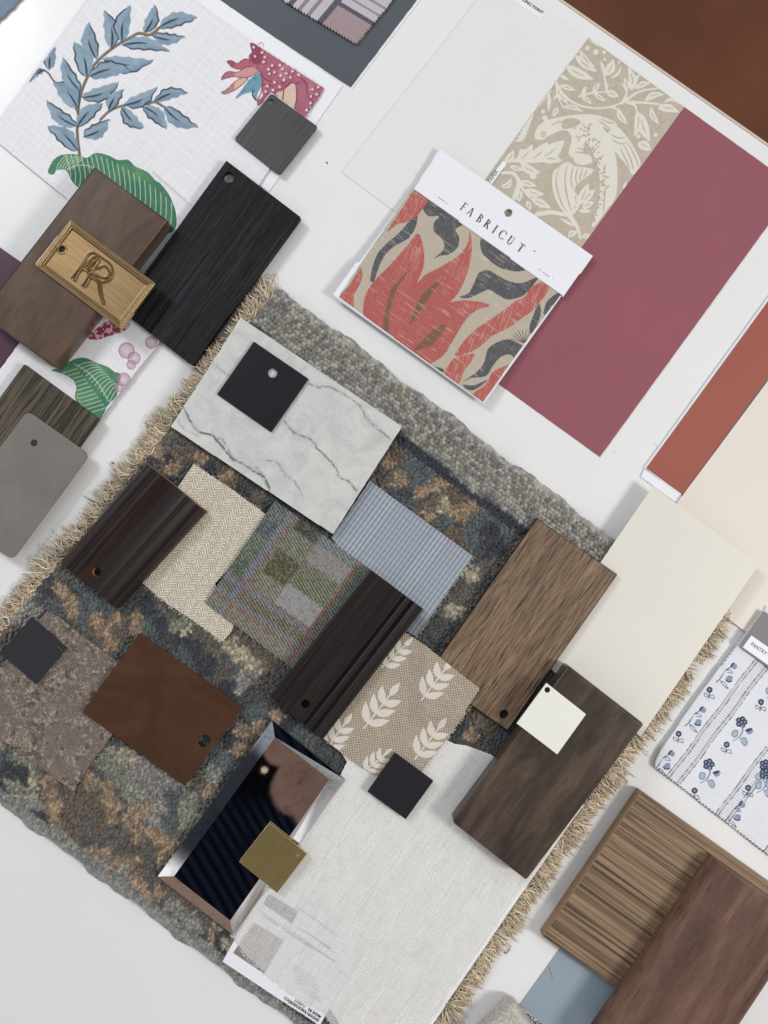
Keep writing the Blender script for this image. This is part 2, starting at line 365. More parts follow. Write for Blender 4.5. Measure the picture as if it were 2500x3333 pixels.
# striped pinked swatch
M_wv = attr_cloth('striped_cloth', fuzz=1800)
TP = ZP(1215, 605); TL = ZP(200, 0); TR = ZP(1640, 95)
def pinked(a, b, step=12, amp=5.5, inward=1):
    a = np.array(a, float); b = np.array(b, float); d = b-a; L = np.hypot(*d); d /= L; nn = np.array([d[1], -d[0]])*inward
    k = int(L/step); out = []
    for i in range(k): out += [tuple(a+d*step*(i)), tuple(a+d*step*(i+.5)+nn*amp)]
    return out
def cf_stripe(U, V, X, Y):
    p = Paint(X, Y, (196, 190, 196)); lx, ly = frame_of(TP, TL)[0]; rx, ry = frame_of(TP, TR)[0]
    det = lx*ry-ly*rx; dx = X-TP[0]; dy = Y-TP[1]; u = (dx*ry-dy*rx)/det; v = (lx*dy-ly*dx)/det
    band = lambda t, a, b: ((t > a) & (t < b)).astype(float)
    wv = ((np.floor(u/2.6)+np.floor(v/2.6)) % 2)
    sq = (u < 124) & (v < 76); p.mix(sq*1.0, (150, 128, 132)); p.mix(sq*wv*.45, (205, 190, 190))
    for a, c in ((172, (120, 104, 100)), (206, (120, 104, 100))): p.mix(band(u, a, a+13)*.75, c)
    for a in (112, 142): p.mix(band(v, a, a+8)*.7, (120, 100, 92))
    dk = np.maximum(band(u, 124, 144)*(v < 500), band(v, 76, 90)*(u < 124)); dk = np.maximum(dk, band(u, 238, 256))
    p.mix(dk, (58, 56, 74)); p.mix(dk*wv*.5, (150, 148, 160))
    p.mix(wv*.12, (90, 85, 90)); return p.c
sheet('fabric_swatch', pinked(TL, TP, 11, 5, -1)+pinked(TP, TR, 11, 5, -1)+[(1330, -80), (1200, -200), (880, -40)], (TL, TP), 1.6,
      lambda U, V, X, Y: .0032+.0012*fbm(X, Y, 90, 4)+.00025*vn(U, V, 3, 1), cf_stripe, M_wv, skirt=.0018)
tag(bpy.data.objects['fabric_swatch'], 'striped mauve and grey fabric swatch with zigzag cut edges on the slate card', 'fabric swatch')

# blue-grey cloth in the top left corner
M_blu = attr_cloth('blue_felt', fuzz=1500)
def cf_blue(U, V, X, Y): p = Paint(X, Y, (110, 126, 146)); p.mix(fbm(X, Y, 9)*.6, (142, 156, 172)); return p.c
tag(sheet('fabric_sample', [(-90, -110), (80, -20), (66, -2), (55, 8), (44, 24), (30, 34), (14, 52), (0, 62), (-80, 160)], ((-90, -110), (80, -20)), 2,
      lambda U, V, X, Y: .0022+.0003*vn(X, Y, 5), cf_blue, M_blu, skirt=.002), 'blue-grey felt fabric corner at the top left of the table', 'fabric sample')

M_mauve = paint('mauve_paint', (148, 88, 98), .3, .03, .00001, .15, .15)
card('paint_card', [(2227, 347), (2591, 608), (1953, 1487), (1589, 1225)], .0008, .0005, M_mauve, 'large dusty mauve paint card right of the tulip fabric', jit=.25)
tb = empty('paint_card', (2350, 1300), 0, 0, 'terracotta paint card with thick white backing board at right', 'paint card')
M_terra = paint('terracotta_paint', (160, 92, 79), .3, .03, .00001, .15, .15)
slab('backing_board', [(2097, 1524), (2097+420, 1524-577), (2760, 1120), (2720, 1230), (2204, 1637), (2199, 1636)][:0] or [(2097, 1523), (2582, 857), (2700, 945), (2216, 1612)], .0018, .0003, M_paper, .0002, parent=tb)
slab('white_tab', [(2098, 1527), (2220, 1613), (2206, 1640), (2086, 1552)], .0014, .0006, M_paper, .0001, parent=tb)
slab('painted_face', [(2104, 1524), (2585, 865), (2700, 950), (2224, 1611)], .0024, .0019, M_terra, .0001, parent=tb)
M_beige = paint('beige_paint', (227, 218, 208), .32, .012, .00001, .15, .15)
card('paint_card', [(2083, 1799), (2690, 985), (3170, 1345), (2563, 2159)], .0032, .0006, M_beige, 'large pale pinkish beige paint card under the cream one at the right edge')
M_cream = paint('cream_paint', (224, 219, 209), .36, .012, .00001, .12, .15)
card('paint_card', [(2126, 1582), (2470, 1839), (2086, 2397), (1742, 2140)], .0148, .0005, M_cream, 'cream paint card lying half under the brown oak plank')
M_purple = paint('plum_paint', (84, 52, 70), .35, .03, .00001, .1)
card('paint_card', [(-150, 700), (194, 941), (-20, 1227), (-364, 986)], .0006, .0004, M_purple, 'dark plum paint card under the thick brown wood block at left edge')
M_bluep = paint('blue_grey_paint', (146, 160, 171), .33, .02, .00001, .15, .15)
bc = card('paint_card', [(1870, 3022), (2270, 3322), (2089, 3574), (1689, 3274)], .0007, .0005, M_bluep, 'blue-grey paint card under the striped wood panel at bottom right')
M_tape = paint('grey_tape', (182, 184, 184), .3)
st = slab('label', [(1689, 3273), (1850, 3393), (1834, 3417), (1672, 3297)], .0010, .0003, M_tape, .00005, parent=bc)
def strokes(name, P, w, z, m, parent, n=4):
    """pen strokes as thin raised ribbons, P = list of polylines in photo px"""
    co, F = [], []
    for q, pl in enumerate(P):
        pl = smooth(pl, n, False); zz = z+q*.000012
        for i, p in enumerate(pl):
            dd = pl[min(i+1, len(pl)-1)]-pl[max(i-1, 0)]; dd = dd/(np.hypot(*dd)+1e-9); nn = np.array([-dd[1], dd[0]])*w/2
            for s in (-1, 1): x, y = W(p+nn*s, zz); co.append((x, y, zz))
            if i: k = len(co); F.append((k-4, k-3, k-1, k-2))
    c0 = np.mean(co, 0); return obj_world(name, co, F, m, tuple(c0), 0, parent)
SK = lambda *p: [ZK(x, y) for x, y in p]
strokes('handwriting', [SK((795, 945), (783, 965), (800, 1005), (830, 1030), (850, 1042)), SK((850, 1005), (838, 1040), (862, 1022), (850, 1050)),
    SK((895, 1035), (885, 1075), (900, 1085)), SK((890, 1040), (925, 1050), (905, 1072), (930, 1092)), SK((965, 1070), (935, 1085), (950, 1110), (945, 1135)),
    SK((990, 1080), (975, 1130), (1010, 1150), (985, 1165)), SK((1040, 1130), (1010, 1165), (1040, 1180), (1060, 1150), (1035, 1130)), SK((1075, 1200), (1085, 1160), (1110, 1215), (1120, 1180))],
    2.6, .0011, M_inkblue, st)

# ------------------------------------------------------------------ embossed wallpaper
M_emb = attr_cloth('embossed_paper', .6, 0, .0001, 0, fuzz=900)
B = lambda *p: [ZB(x, y) for x, y in p]
def leaf(b, tip, w, bend=.12, n=14):
    b = np.array(b, float); tip = np.array(tip, float); d = tip-b; L = np.hypot(*d); d /= L; nn = np.array([-d[1], d[0]])
    s = np.linspace(0, 1, n); mid = [b+d*L*q+nn*L*bend*math.sin(math.pi*q) for q in s]; pr = [w/2*(math.sin(math.pi*q**.8)**.9 if 0 < q < 1 else 0) for q in s]
    return np.array([m+nn*p for m, p in zip(mid, pr)]+[m-nn*p for m, p in zip(mid[::-1], pr[::-1])]), np.array(mid)
_wp = {}
def wall_mask(X, Y):
    key = X.shape
    if key in _wp: return _wp[key]
    m = np.zeros(X.shape); g = np.zeros(X.shape)
    def add(P): m[inpoly(X, Y, P)] = 1
    def st(P, w): d, f = pdist(X, Y, smooth(P, 4, False), w+3); m[d < w*(1-.45*f)] = 1
    def cut(P, w): d, f = pdist(X, Y, smooth(P, 4, False), w+3); ww = w*np.sin(np.clip(f, .05, .95)*math.pi)**.6; k = d < ww; g[k] = 1
    # branches and leaves
    for P, w in ((B((545, 385), (600, 480), (700, 560), (850, 600), (1000, 590), (1120, 545)), 6), (B((1100, 560), (1140, 470), (1100, 390)), 6), (B((1120, 545), (1250, 460), (1430, 430)), 6),
                 (B((1140, 550), (1210, 580), (1230, 640)), 6), (B((1180, 550), (1350, 560), (1470, 580)), 6), (B((1000, 590), (1080, 620), (1110, 680)), 5), (B((970, 430), (960, 370), (940, 290)), 6),
                 (B((740, 500), (860, 470), (960, 460), (985, 400)), 5), (B((545, 385), (560, 500), (600, 590)), 5), (B((160, 1040), (300, 1050), (420, 1050), (520, 1030)), 7), (B((100, 1090), (130, 1050), (260, 1050)), 8),
                 (B((190, 1360), (230, 1230), (180, 1150), (90, 1150)), 9), (B((380, 1500), (500, 1480), (650, 1500), (720, 1440), (760, 1330)), 9), (B((650, 1500), (720, 1600), (750, 1700)), 9), (B((230, 1230), (300, 1330), (420, 1440)), 6)):
        st(P, w)
    for (bx, by, tx, ty, w, bd) in ((1140, 470, 1110, 330, 45, .1), (1180, 460, 1150, 240, 70, .1), (1200, 440, 1260, 300, 40, -.1), (1210, 440, 1350, 385, 55, -.1), (1290, 540, 1470, 490, 60, -.15), (1400, 600, 1590, 640, 75, -.1),
        (1340, 590, 1420, 740, 55, .1), (1440, 560, 1600, 590, 40, -.3), (1230, 620, 1200, 850, 75, -.1), (1250, 640, 1340, 890, 100, .05), (1060, 620, 1150, 740, 60, .05), (950, 300, 920, 190, 35, 0), (960, 330, 1030, 180, 85, .08), (1000, 350, 1100, 240, 30, .15),
        (965, 460, 1080, 505, 65, 0), (860, 480, 970, 545, 45, 0), (850, 470, 920, 380, 45, 0), (760, 490, 805, 410, 40, 0), (760, 500, 855, 570, 45, 0), (570, 410, 715, 460, 50, -.05), (570, 460, 650, 570, 45, .05), (560, 590, 515, 680, 50, 0), (590, 590, 780, 640, 45, -.1),
        (560, 480, 515, 540, 30, 0), (700, 150, 900, 300, 70, .05), (740, 110, 880, 260, 50, .08), (620, 240, 870, 360, 90, .05), (570, 320, 660, 370, 40, 0), (820, 10, 940, 90, 40, 0), (510, 450, 400, 600, 40, .1), (490, 480, 480, 640, 40, 0),
        (200, 1060, 350, 900, 90, .1), (300, 1050, 480, 880, 120, .1), (380, 1040, 620, 870, 140, .05), (420, 1040, 600, 1050, 90, -.1), (240, 1060, 420, 1150, 80, .1), (110, 1060, 190, 950, 70, .1), (150, 1090, 270, 1130, 50, 0), (80, 1270, 170, 1190, 60, .2),
        (230, 1220, 390, 1260, 60, 0), (280, 1290, 450, 1330, 70, .05), (330, 1360, 510, 1450, 70, 0), (240, 1290, 230, 1400, 60, 0), (300, 1380, 330, 1470, 50, 0), (720, 1440, 700, 1300, 60, 0), (740, 1420, 820, 1230, 80, 0), (750, 1400, 880, 1280, 70, 0), (760, 1440, 870, 1390, 60, 0), (730, 1470, 850, 1470, 40, 0),
        (1230, 900, 1350, 960, 90, -.1), (700, 1600, 560, 1520, 30, 0), (720, 1640, 640, 1700, 60, .1), (1110, 1290, 1140, 1210, 30, 0), (760, 1690, 840, 1670, 50, 0)):
        P, mid = leaf(ZB(bx, by), ZB(tx, ty), w/2.592, bd); add(P)
        if w > 42: cut(mid[3:-4], 1.6)
    for k in range(7):
        P, mid = leaf(ZB(190+k*20, 880-k*34), ZB(300+k*10, 830-k*30), 34/2.592, .1); add(P)
    for cx, cy, r_ in ((810, 95, 23), (880, 128, 26), (950, 130, 19), (450, 685, 26), (262, 978, 35), (350, 1172, 32), (955, 190, 15), (1075, 215, 13), (1385, 825, 20), (1240, 840, 20), (435, 630, 20)):
        x, y = ZB(cx, cy); m[np.hypot(X-x, Y-y) < r_/2.592] = 1
    body = smooth(B((365, 860), (370, 790), (420, 725), (520, 685), (700, 655), (880, 655), (1040, 715), (1055, 760), (980, 780), (940, 760), (1000, 850), (1050, 1000), (1065, 1150), (1050, 1350), (960, 1480), (870, 1600), (842, 1590), (890, 1450), (910, 1300), (905, 1150), (870, 1020), (790, 890), (770, 990), (680, 1020), (645, 980), (670, 880), (660, 815), (600, 790), (500, 830), (430, 870)), 3); add(body)
    for P in (B((545, 1110), (640, 1050), (700, 1085), (850, 1110), (850, 1150), (780, 1200), (740, 1230), (700, 1300), (695, 1490), (640, 1495), (600, 1470), (540, 1380), (508, 1250), (515, 1150)), B((985, 800), (1060, 755), (1160, 860), (1230, 980), (1260, 1080), (1190, 1170), (1150, 1100), (1050, 980), (990, 850)), B((700, 1000), (820, 990), (850, 1060), (760, 1085), (700, 1060))): add(smooth(P, 3))
    _g = g.copy(); cutp = B((610, 700), (700, 690), (750, 720), (690, 760), (600, 770)); m[inpoly(X, Y, smooth(cutp, 3))] = 0
    for P in (B((570, 1100), (545, 1230), (590, 1400), (640, 1480)), B((640, 1070), (620, 1220), (650, 1400), (680, 1470)), B((690, 1090), (670, 1200), (690, 1290)), B((730, 1100), (710, 1180), (720, 1250)), B((770, 1105), (750, 1170), (740, 1215)), B((805, 1115), (790, 1160), (770, 1195)),
              B((1110, 900), (1170, 1020), (1200, 1130)), B((1150, 890), (1210, 1010), (1240, 1100)), B((1080, 930), (1130, 1030), (1170, 1110)), B((920, 690), (980, 720), (1040, 730)), B((900, 700), (960, 750), (1000, 770)), B((500, 750), (560, 720), (630, 715)), B((1000, 820), (1060, 850), (1130, 850)), B((1010, 860), (1080, 900), (1150, 890)), B((960, 1250), (950, 1400), (940, 1480)), B((720, 940), (780, 950), (800, 930)), B((700, 970), (760, 975), (800, 965))): cut(P, 1.9)
    rr = np.random.default_rng(3)
    for k in range(150):
        s = k/150; x = 735+rr.random()*150+ (s*190 if s < .6 else 114+ (s-.6)*-330); y = 730+s*830+rr.random()*30
        if s < .15: x = 700+rr.random()*170
        x, y = ZB(x, y); kk = (np.hypot(X-x, Y-y) < 3.2) & inpoly(X, Y, body); g[kk] = 1
    ex, ey = ZB(437, 822); de = np.hypot(X-ex, Y-ey); g[(de < 9) & (de > 6)] = 1; g[de < 2.5] = 1
    _wp[key] = (m, g); return m, g
def blur(a, k=1):
    for _ in range(k):
        p = np.pad(a, 1, mode='edge'); a = (p[:-2, 1:-1]+p[2:, 1:-1]+p[1:-1, :-2]+p[1:-1, 2:]+2*a)/6
    return a
def z_wall(U, V, X, Y): m, g = wall_mask(X, Y); return .0010+.00042*blur(m-.8*g*m, 1)
def c_wall(U, V, X, Y):
    m, g = wall_mask(X, Y); p = Paint(X, Y, (192, 181, 164)); p.mix((fbm(X, Y, 9) > .52)*.30, (170, 158, 140)); k = blur(m*(1-g), 1)
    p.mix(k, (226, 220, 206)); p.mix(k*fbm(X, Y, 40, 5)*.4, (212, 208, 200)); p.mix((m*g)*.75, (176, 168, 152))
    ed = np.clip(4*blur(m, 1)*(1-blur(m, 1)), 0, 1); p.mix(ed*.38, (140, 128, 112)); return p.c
wp = sheet('wallpaper_sample', [(1916, 122), (2227, 348), (1845, 872), (1534, 646)], ((1916, 122), (2227, 348)), 1.7, z_wall, c_wall, M_emb, skirt=.0004)
tag(wp, 'beige wallpaper sample embossed with pale bird, branches and leaves', 'wallpaper sample')
WLab = [ZB(98, 1042), ZB(124, 1076), ZB(-60, 1330), ZB(-90, 1290)]
wl = slab('label', WLab, .0019, .0016, M_paper, .00005, parent=wp)
text('lettering', 'WALLPAPER', (1570, 632), ang((1570, 632), (1640, 536)), .0052, .00197, M_ink, wl, .95)

# ------------------------------------------------------------------ tulip print fabric on a card
fc = empty('fabric_card', ZA(800, 800), .001, ang(ZA(530, 265), ZA(1425, 910)), 'white header card with tulip print linen swatch, reading FABRICUT', 'fabric card')
A_ = lambda *p: [ZA(x, y) for x, y in p]
cO, cU_ = ZA(40, 905), ZA(950, 1560)
def z_card(X, Y, off):
    u, v = frame_of(cO, cU_); a = ((X-cO[0])*u[0]+(Y-cO[1])*u[1])/608; b_ = -((X-cO[0])*v[0]+(Y-cO[1])*v[1])/560
    return off+.0022+.0062*np.clip(1-b_*1.15, 0, 1)**1.6*(1-.35*np.abs(a-.35))+.0035*np.clip(b_-.8, 0, 1)+.0016*np.clip(np.abs(a-.5)*2, 0, 1)**2
M_pw = attr_cloth('card_white', .55, 0, .00002, 0, fuzz=900)
cwhite = lambda U, V, X, Y: Paint(X, Y, (236, 237, 241)).c
sheet('backing_card', A_((530, 262), (38, 905), (948, 1562), (1428, 905)), (cO, cU_), 8, lambda U, V, X, Y: z_card(X, Y, 0), cwhite, M_pw, fc, .0004)
def c_tulip(U, V, X, Y):
    p = Paint(X, Y, (192, 181, 163)); RD, NV, BR = (182, 70, 66), (28, 44, 58), (106, 64, 40)
    def P(col, *pts, op=1): return p.poly(A_(*pts), col, op)
    nzx = (fbm(X, Y, 12, 2)-.5)
    tul = P(RD, (555, 535), (470, 630), (380, 730), (300, 810), (245, 890), (225, 980), (240, 1040), (360, 1130), (600, 1300), (650, 1305), (720, 1250), (780, 1150), (850, 1040), (920, 990), (985, 968), (930, 945), (820, 935), (750, 945), (790, 900), (840, 800), (870, 690), (878, 600), (865, 520), (850, 600), (790, 670), (680, 740), (600, 780), (550, 830), (585, 740), (590, 640))
    u, v = frame_of(ZA(555, 535), ZA(300, 1200)); st = vn((X*u[0]+Y*u[1]), (X*v[0]+Y*v[1]), 1, 0)*0+vn((X*u[0]+Y*u[1])/16, (X*v[0]+Y*v[1])/1.6, 1.6, 3)
    for (a, b, w) in (((555, 560), (420, 900), 60), ((860, 560), (740, 900), 60), ((960, 965), (760, 985), 40)):
        d, f = pdist(X, Y, A_(a, b), w); p.mix(tul*(d < w/1.84)*(1-f)*np.clip(st*2.2-.9, 0, 1)*.8, (222, 150, 140))
    p.mix(tul*.35*fbm(X, Y, 60, 7), (160, 48, 50)); p.mix(tul*np.clip(vn(X, Y, 4, 8)*2-1.2, 0, 1)*.35, (214, 120, 108))
    P(BR, (520, 735), (430, 860), (385, 1000), (378, 1135), (345, 1110), (362, 980), (400, 860)); P(BR, (712, 798), (640, 890), (580, 980), (503, 1085), (540, 980), (600, 880)); P(BR, (722, 1080), (670, 1170), (610, 1215), (528, 1237), (580, 1180), (650, 1110))
    nav = [P(NV, *q) for q in (((550, 410), (545, 480), (500, 560), (400, 620), (340, 690), (305, 780), (290, 822), (268, 815), (280, 740), (310, 660), (370, 590), (440, 530), (520, 440)),
        ((590, 320), (700, 390), (820, 470), (780, 510), (802, 560), (790, 620), (740, 660), (690, 668), (648, 685), (700, 640), (712, 600), (690, 560), (650, 520), (650, 470), (680, 430), (620, 430), (585, 390), (578, 340)),
        ((940, 565), (1070, 650), (1195, 745), (1140, 762), (1050, 742), (980, 692), (935, 640)),
        ((805, 915), (860, 890), (900, 810), (920, 770), (980, 755), (1040, 790), (1100, 820), (1180, 830), (1275, 795), (1240, 850), (1180, 910), (1090, 930), (1030, 900), (980, 872), (930, 890), (860, 922)),
        ((1080, 1170), (1150, 1190), (1185, 1220), (1150, 1295), (1110, 1262), (1060, 1270), (1010, 1320), (960, 1390), (880, 1400), (820, 1425), (900, 1370), (950, 1310), (980, 1220)),
        ((1408, 885), (1385, 960), (1310, 1022), (1330, 940)), ((1280, 955), (1292, 1010), (1270, 1080), (1240, 1138), (1222, 1110), (1240, 1040)), ((640, 1335), (690, 1340), (715, 1360), (680, 1362)), ((825, 1440), (890, 1445), (975, 1410), (900, 1470), (850, 1470)))]
    nm = np.clip(sum(x.astype(float) for x in nav), 0, 1); p.mix(nm*(fbm(X, Y, 9, 9) > .55)*.55, (32, 72, 100)); p.mix(nm*(np.abs(vn(X, Y, 22, 11)-.5) < .025)*.8, (120, 90, 60)); p.mix(nm*.25*vn(X, Y, 4, 2), (70, 84, 92))
    rd = [P(RD, *q) for q in (((535, 275), (612, 312), (575, 400), (500, 460), (430, 480), (368, 525), (420, 440), (480, 350)), ((208, 738), (222, 790), (200, 850), (172, 900), (160, 990), (75, 922), (130, 860), (170, 800)),
        ((1360, 830), (1320, 900), (1250, 990), (1180, 1040), (1100, 1100), (1000, 1150), (930, 1210), (860, 1250), (775, 1268), (830, 1180), (900, 1110), (960, 1070), (1060, 1000), (1140, 940), (1200, 910), (1230, 860), (1310, 820)),
        ((895, 1255), (860, 1320), (830, 1360), (790, 1445), (712, 1392), (740, 1320), (780, 1280)), ((1115, 1318), (1100, 1345), (955, 1545), (880, 1505), (960, 1440), (1000, 1370), (1050, 1340)))]
    rm = np.clip(sum(x.astype(float) for x in rd), 0, 1); p.mix(rm*np.clip(st*2.4-1.35, 0, 1)*.5, (224, 190, 170))
    for k in range(9):
        a = R(200+k*16); p.line([ZA(1190, 1190), ZA(1190+70*math.cos(a)*1.2, 1190+75*math.sin(a))], 1.2, NV, sm=False)
    w1 = (np.sin(U*2*math.pi/6.8)*.5+.5); w2 = (np.sin(V*2*math.pi/6.8)*.5+.5); th = np.maximum(w1*.9, w2)
    p.mix((1-th)*.45, (74, 64, 60)); p.mix((th > .90)*.26, (226, 214, 198)); p.mix(vn(X, Y, 3, 4)*.09, (206, 192, 174)); p.mix((vn(U/30, V/2.6, 1.3, 2) > .84)*.22, (224, 212, 196)); p.mix((vn(U/40, V/2.2, 1, 5) > .93)*.15, (228, 220, 206)); return p.c
sheet('fabric_swatch', A_((520, 262), (300, 585), (80, 915), (300, 1075), (520, 1240), (760, 1410), (945, 1545), (1180, 1210), (1412, 900)), (cO, cU_), 1.7, lambda U, V, X, Y: z_card(X, Y, .0007)+.00022*vn(U, V, 3.2, 1), c_tulip, attr_cloth('tulip_linen', fuzz=1500), fc, .0005)
hdh = (*ZA(1096, 410), 13)
hd = sheet('header_card', A_((685, 25), (1605, 670), (1425, 912), (530, 265)), (ZA(685, 25), ZA(1605, 670)), 3, lambda U, V, X, Y: z_card(X, Y, .0016), cwhite, M_pw, fc, .0004, holes=[hdh])
M_hole = paint('card_hole_inside', (150, 148, 140), .7)
# serif lettering, built from strokes
def serif_word():
    S1, H = .135, .05
    def bar(x0, y0, x1, y1): return [(x0, y0), (x1, y0), (x1, y1), (x0, y1)]
    def arc(cx, cy, rx, ry, a0, a1, w0, w1, n=14):
        o, i = [], []
        for k in range(n+1):
            a = R(a0+(a1-a0)*k/n); f = abs(math.cos(a)); w = w0+(w1-w0)*f
            o.append((cx+rx*math.cos(a), cy+ry*math.sin(a))); i.append((cx+(rx-w)*math.cos(a), cy+(ry-(H if w0 < w1 else w0))*math.sin(a)))
        return o+i[::-1]
    ser = lambda x, y=0: bar(x-.09, y, x+S1+.09, y+.035)
    G = {'F': [bar(.1, 0, .1+S1, 1), ser(.1), bar(.02, .955, .58, 1), [(.54, 1), (.58, 1), (.60, .8), (.57, .8)], bar(.2, .49, .48, .53), bar(.46, .41, .49, .61)],
         'A': [[(.30, 1.0), (.38, 1.0), (.09, 0), (.04, 0)], [(.30, 1.02), (.40, 1.02), (.73, 0), (.58, 0)], bar(.17, .33, .52, .37), bar(-.03, 0, .17, .035), bar(.5, 0, .8, .035)],
         'B': [bar(.1, 0, .1+S1, 1), ser(.1), bar(.02, .965, .3, 1), arc(.28, .755, .27, .245, -90, 90, H, S1), arc(.28, .265, .32, .265, -90, 90, H, S1), bar(.2, .5, .3, .54), bar(.2, 0, .3, .04)],
         'R': [bar(.1, 0, .1+S1, 1), ser(.1), bar(.02, .965, .3, 1), arc(.28, .745, .27, .255, -90, 90, H, S1), bar(.2, .49, .3, .53), [(.26, .5), (.40, .5), (.78, 0), (.6, 0)], bar(.6, 0, .84, .035)],
         'I': [bar(.1, 0, .1+S1, 1), ser(.1), ser(.1, .965)],
         'C': [arc(.5, .5, .46, .52, 40, 320, H, S1, 22), bar(.82, .68, .86, .95), bar(.82, .06, .86, .2)],
         'U': [bar(.1, .3, .1+S1, 1), bar(.01, .965, .33, 1), bar(.62, .3, .665, 1), bar(.53, .965, .76, 1), arc(.382, .32, .283, .34, 180, 360, H, S1*.8)],
         'T': [bar(.3, 0, .3+S1, 1), ser(.3), bar(0, .955, .74, 1), bar(0, .78, .035, .98), bar(.705, .78, .74, .98)]}
    o = np.array(ZA(803, 388)); u = np.array((.8125, .583)); up = np.array((.583, -.8125)); h = 29; co, F = [], []; q = 0
    for ch, off in zip('FABRICUT', (0, 48, 118, 172, 236, 278, 342, 418)):
        for pol in G[ch]:
            k = len(co); q += 1; pol = pol if True else pol
            ps = [o+u*(off/1.8433+x*h*.86)+up*y*h for x, y in pol]
            z = z_card(np.array([np.mean([a[0] for a in ps])]), np.array([np.mean([a[1] for a in ps])]), .00172)[0]+q*.000008
            zz = [z_card(np.array([a[0]]), np.array([a[1]]), .00175)[0]+.00001*q for a in ps]
            for a, z_ in zip(ps, zz): x, y = W(a, z_); co.append((x, y, z_))
            n = len(pol)
            if n > 4:
                m = n//2
                for i in range(m-1): F.append((k+i, k+i+1, k+n-2-i, k+n-1-i))
            else: F.append(tuple(range(k, k+n)))
    p = ZA(1253, 640); z = z_card(np.array([p[0]]), np.array([p[1]]), .0019)[0]; k = len(co)
    for i in range(10): x, y = W((p[0]+2.2*math.cos(i*.628), p[1]+2.2*math.sin(i*.628)), z); co.append((x, y, z))
    F.append(tuple(range(k, k+10)))
    c0 = np.mean(co, 0); obj_world('lettering', co, F, M_ink, tuple(c0), 0, hd)
serif_word()
M_steel, _, _ = mat('staple_steel', (.75, .75, .76), .25, 1)
def wire(name, pts, r, m, parent, n=6):
    pts = np.array(pts); co, F = [], []
    for i, p in enumerate(pts):
        d = pts[min(i+1, len(pts)-1)]-pts[max(i-1, 0)]; d = d/(np.linalg.norm(d)+1e-12); a = np.cross(d, (0, 0, 1.)); a = a/np.linalg.norm(a) if np.linalg.norm(a) > 1e-6 else np.array((1., 0, 0)); b2 = np.cross(a, d)
        for k in range(n): th = 2*math.pi*k/n; co.append(p+r*(math.cos(th)*a+math.sin(th)*b2))
        if i: q = i*n; F += [(q-n+k, q-n+(k+1) % n, q+(k+1) % n, q+k) for k in range(n)]
    return obj_world(name, co, F, m, tuple(np.mean(co, 0)), 0, parent, True)
def on_card(x, y, off):
    p = ZA(x, y); z = z_card(np.array([p[0]]), np.array([p[1]]), off)[0]; w = W(p, z); return (*w, z)
for a, b2 in (((655, 298), (725, 352)), ((1285, 752), (1357, 804))):
    wire('staple', [on_card(a[0], a[1], .0012), on_card(a[0], a[1], .0019), on_card((a[0]+b2[0])/2, (a[1]+b2[1])/2, .0021), on_card(b2[0], b2[1], .0019), on_card(b2[0], b2[1], .0012)], .0003, M_steel, fc)
    strokes('staple_hole', [[ZA(q[0]-2, q[1]-3), ZA(q[0]+2, q[1]+3)] for q in (a, b2)], 3.0, on_card(b2[0], b2[1], .0017)[2], M_ink, fc, 1)

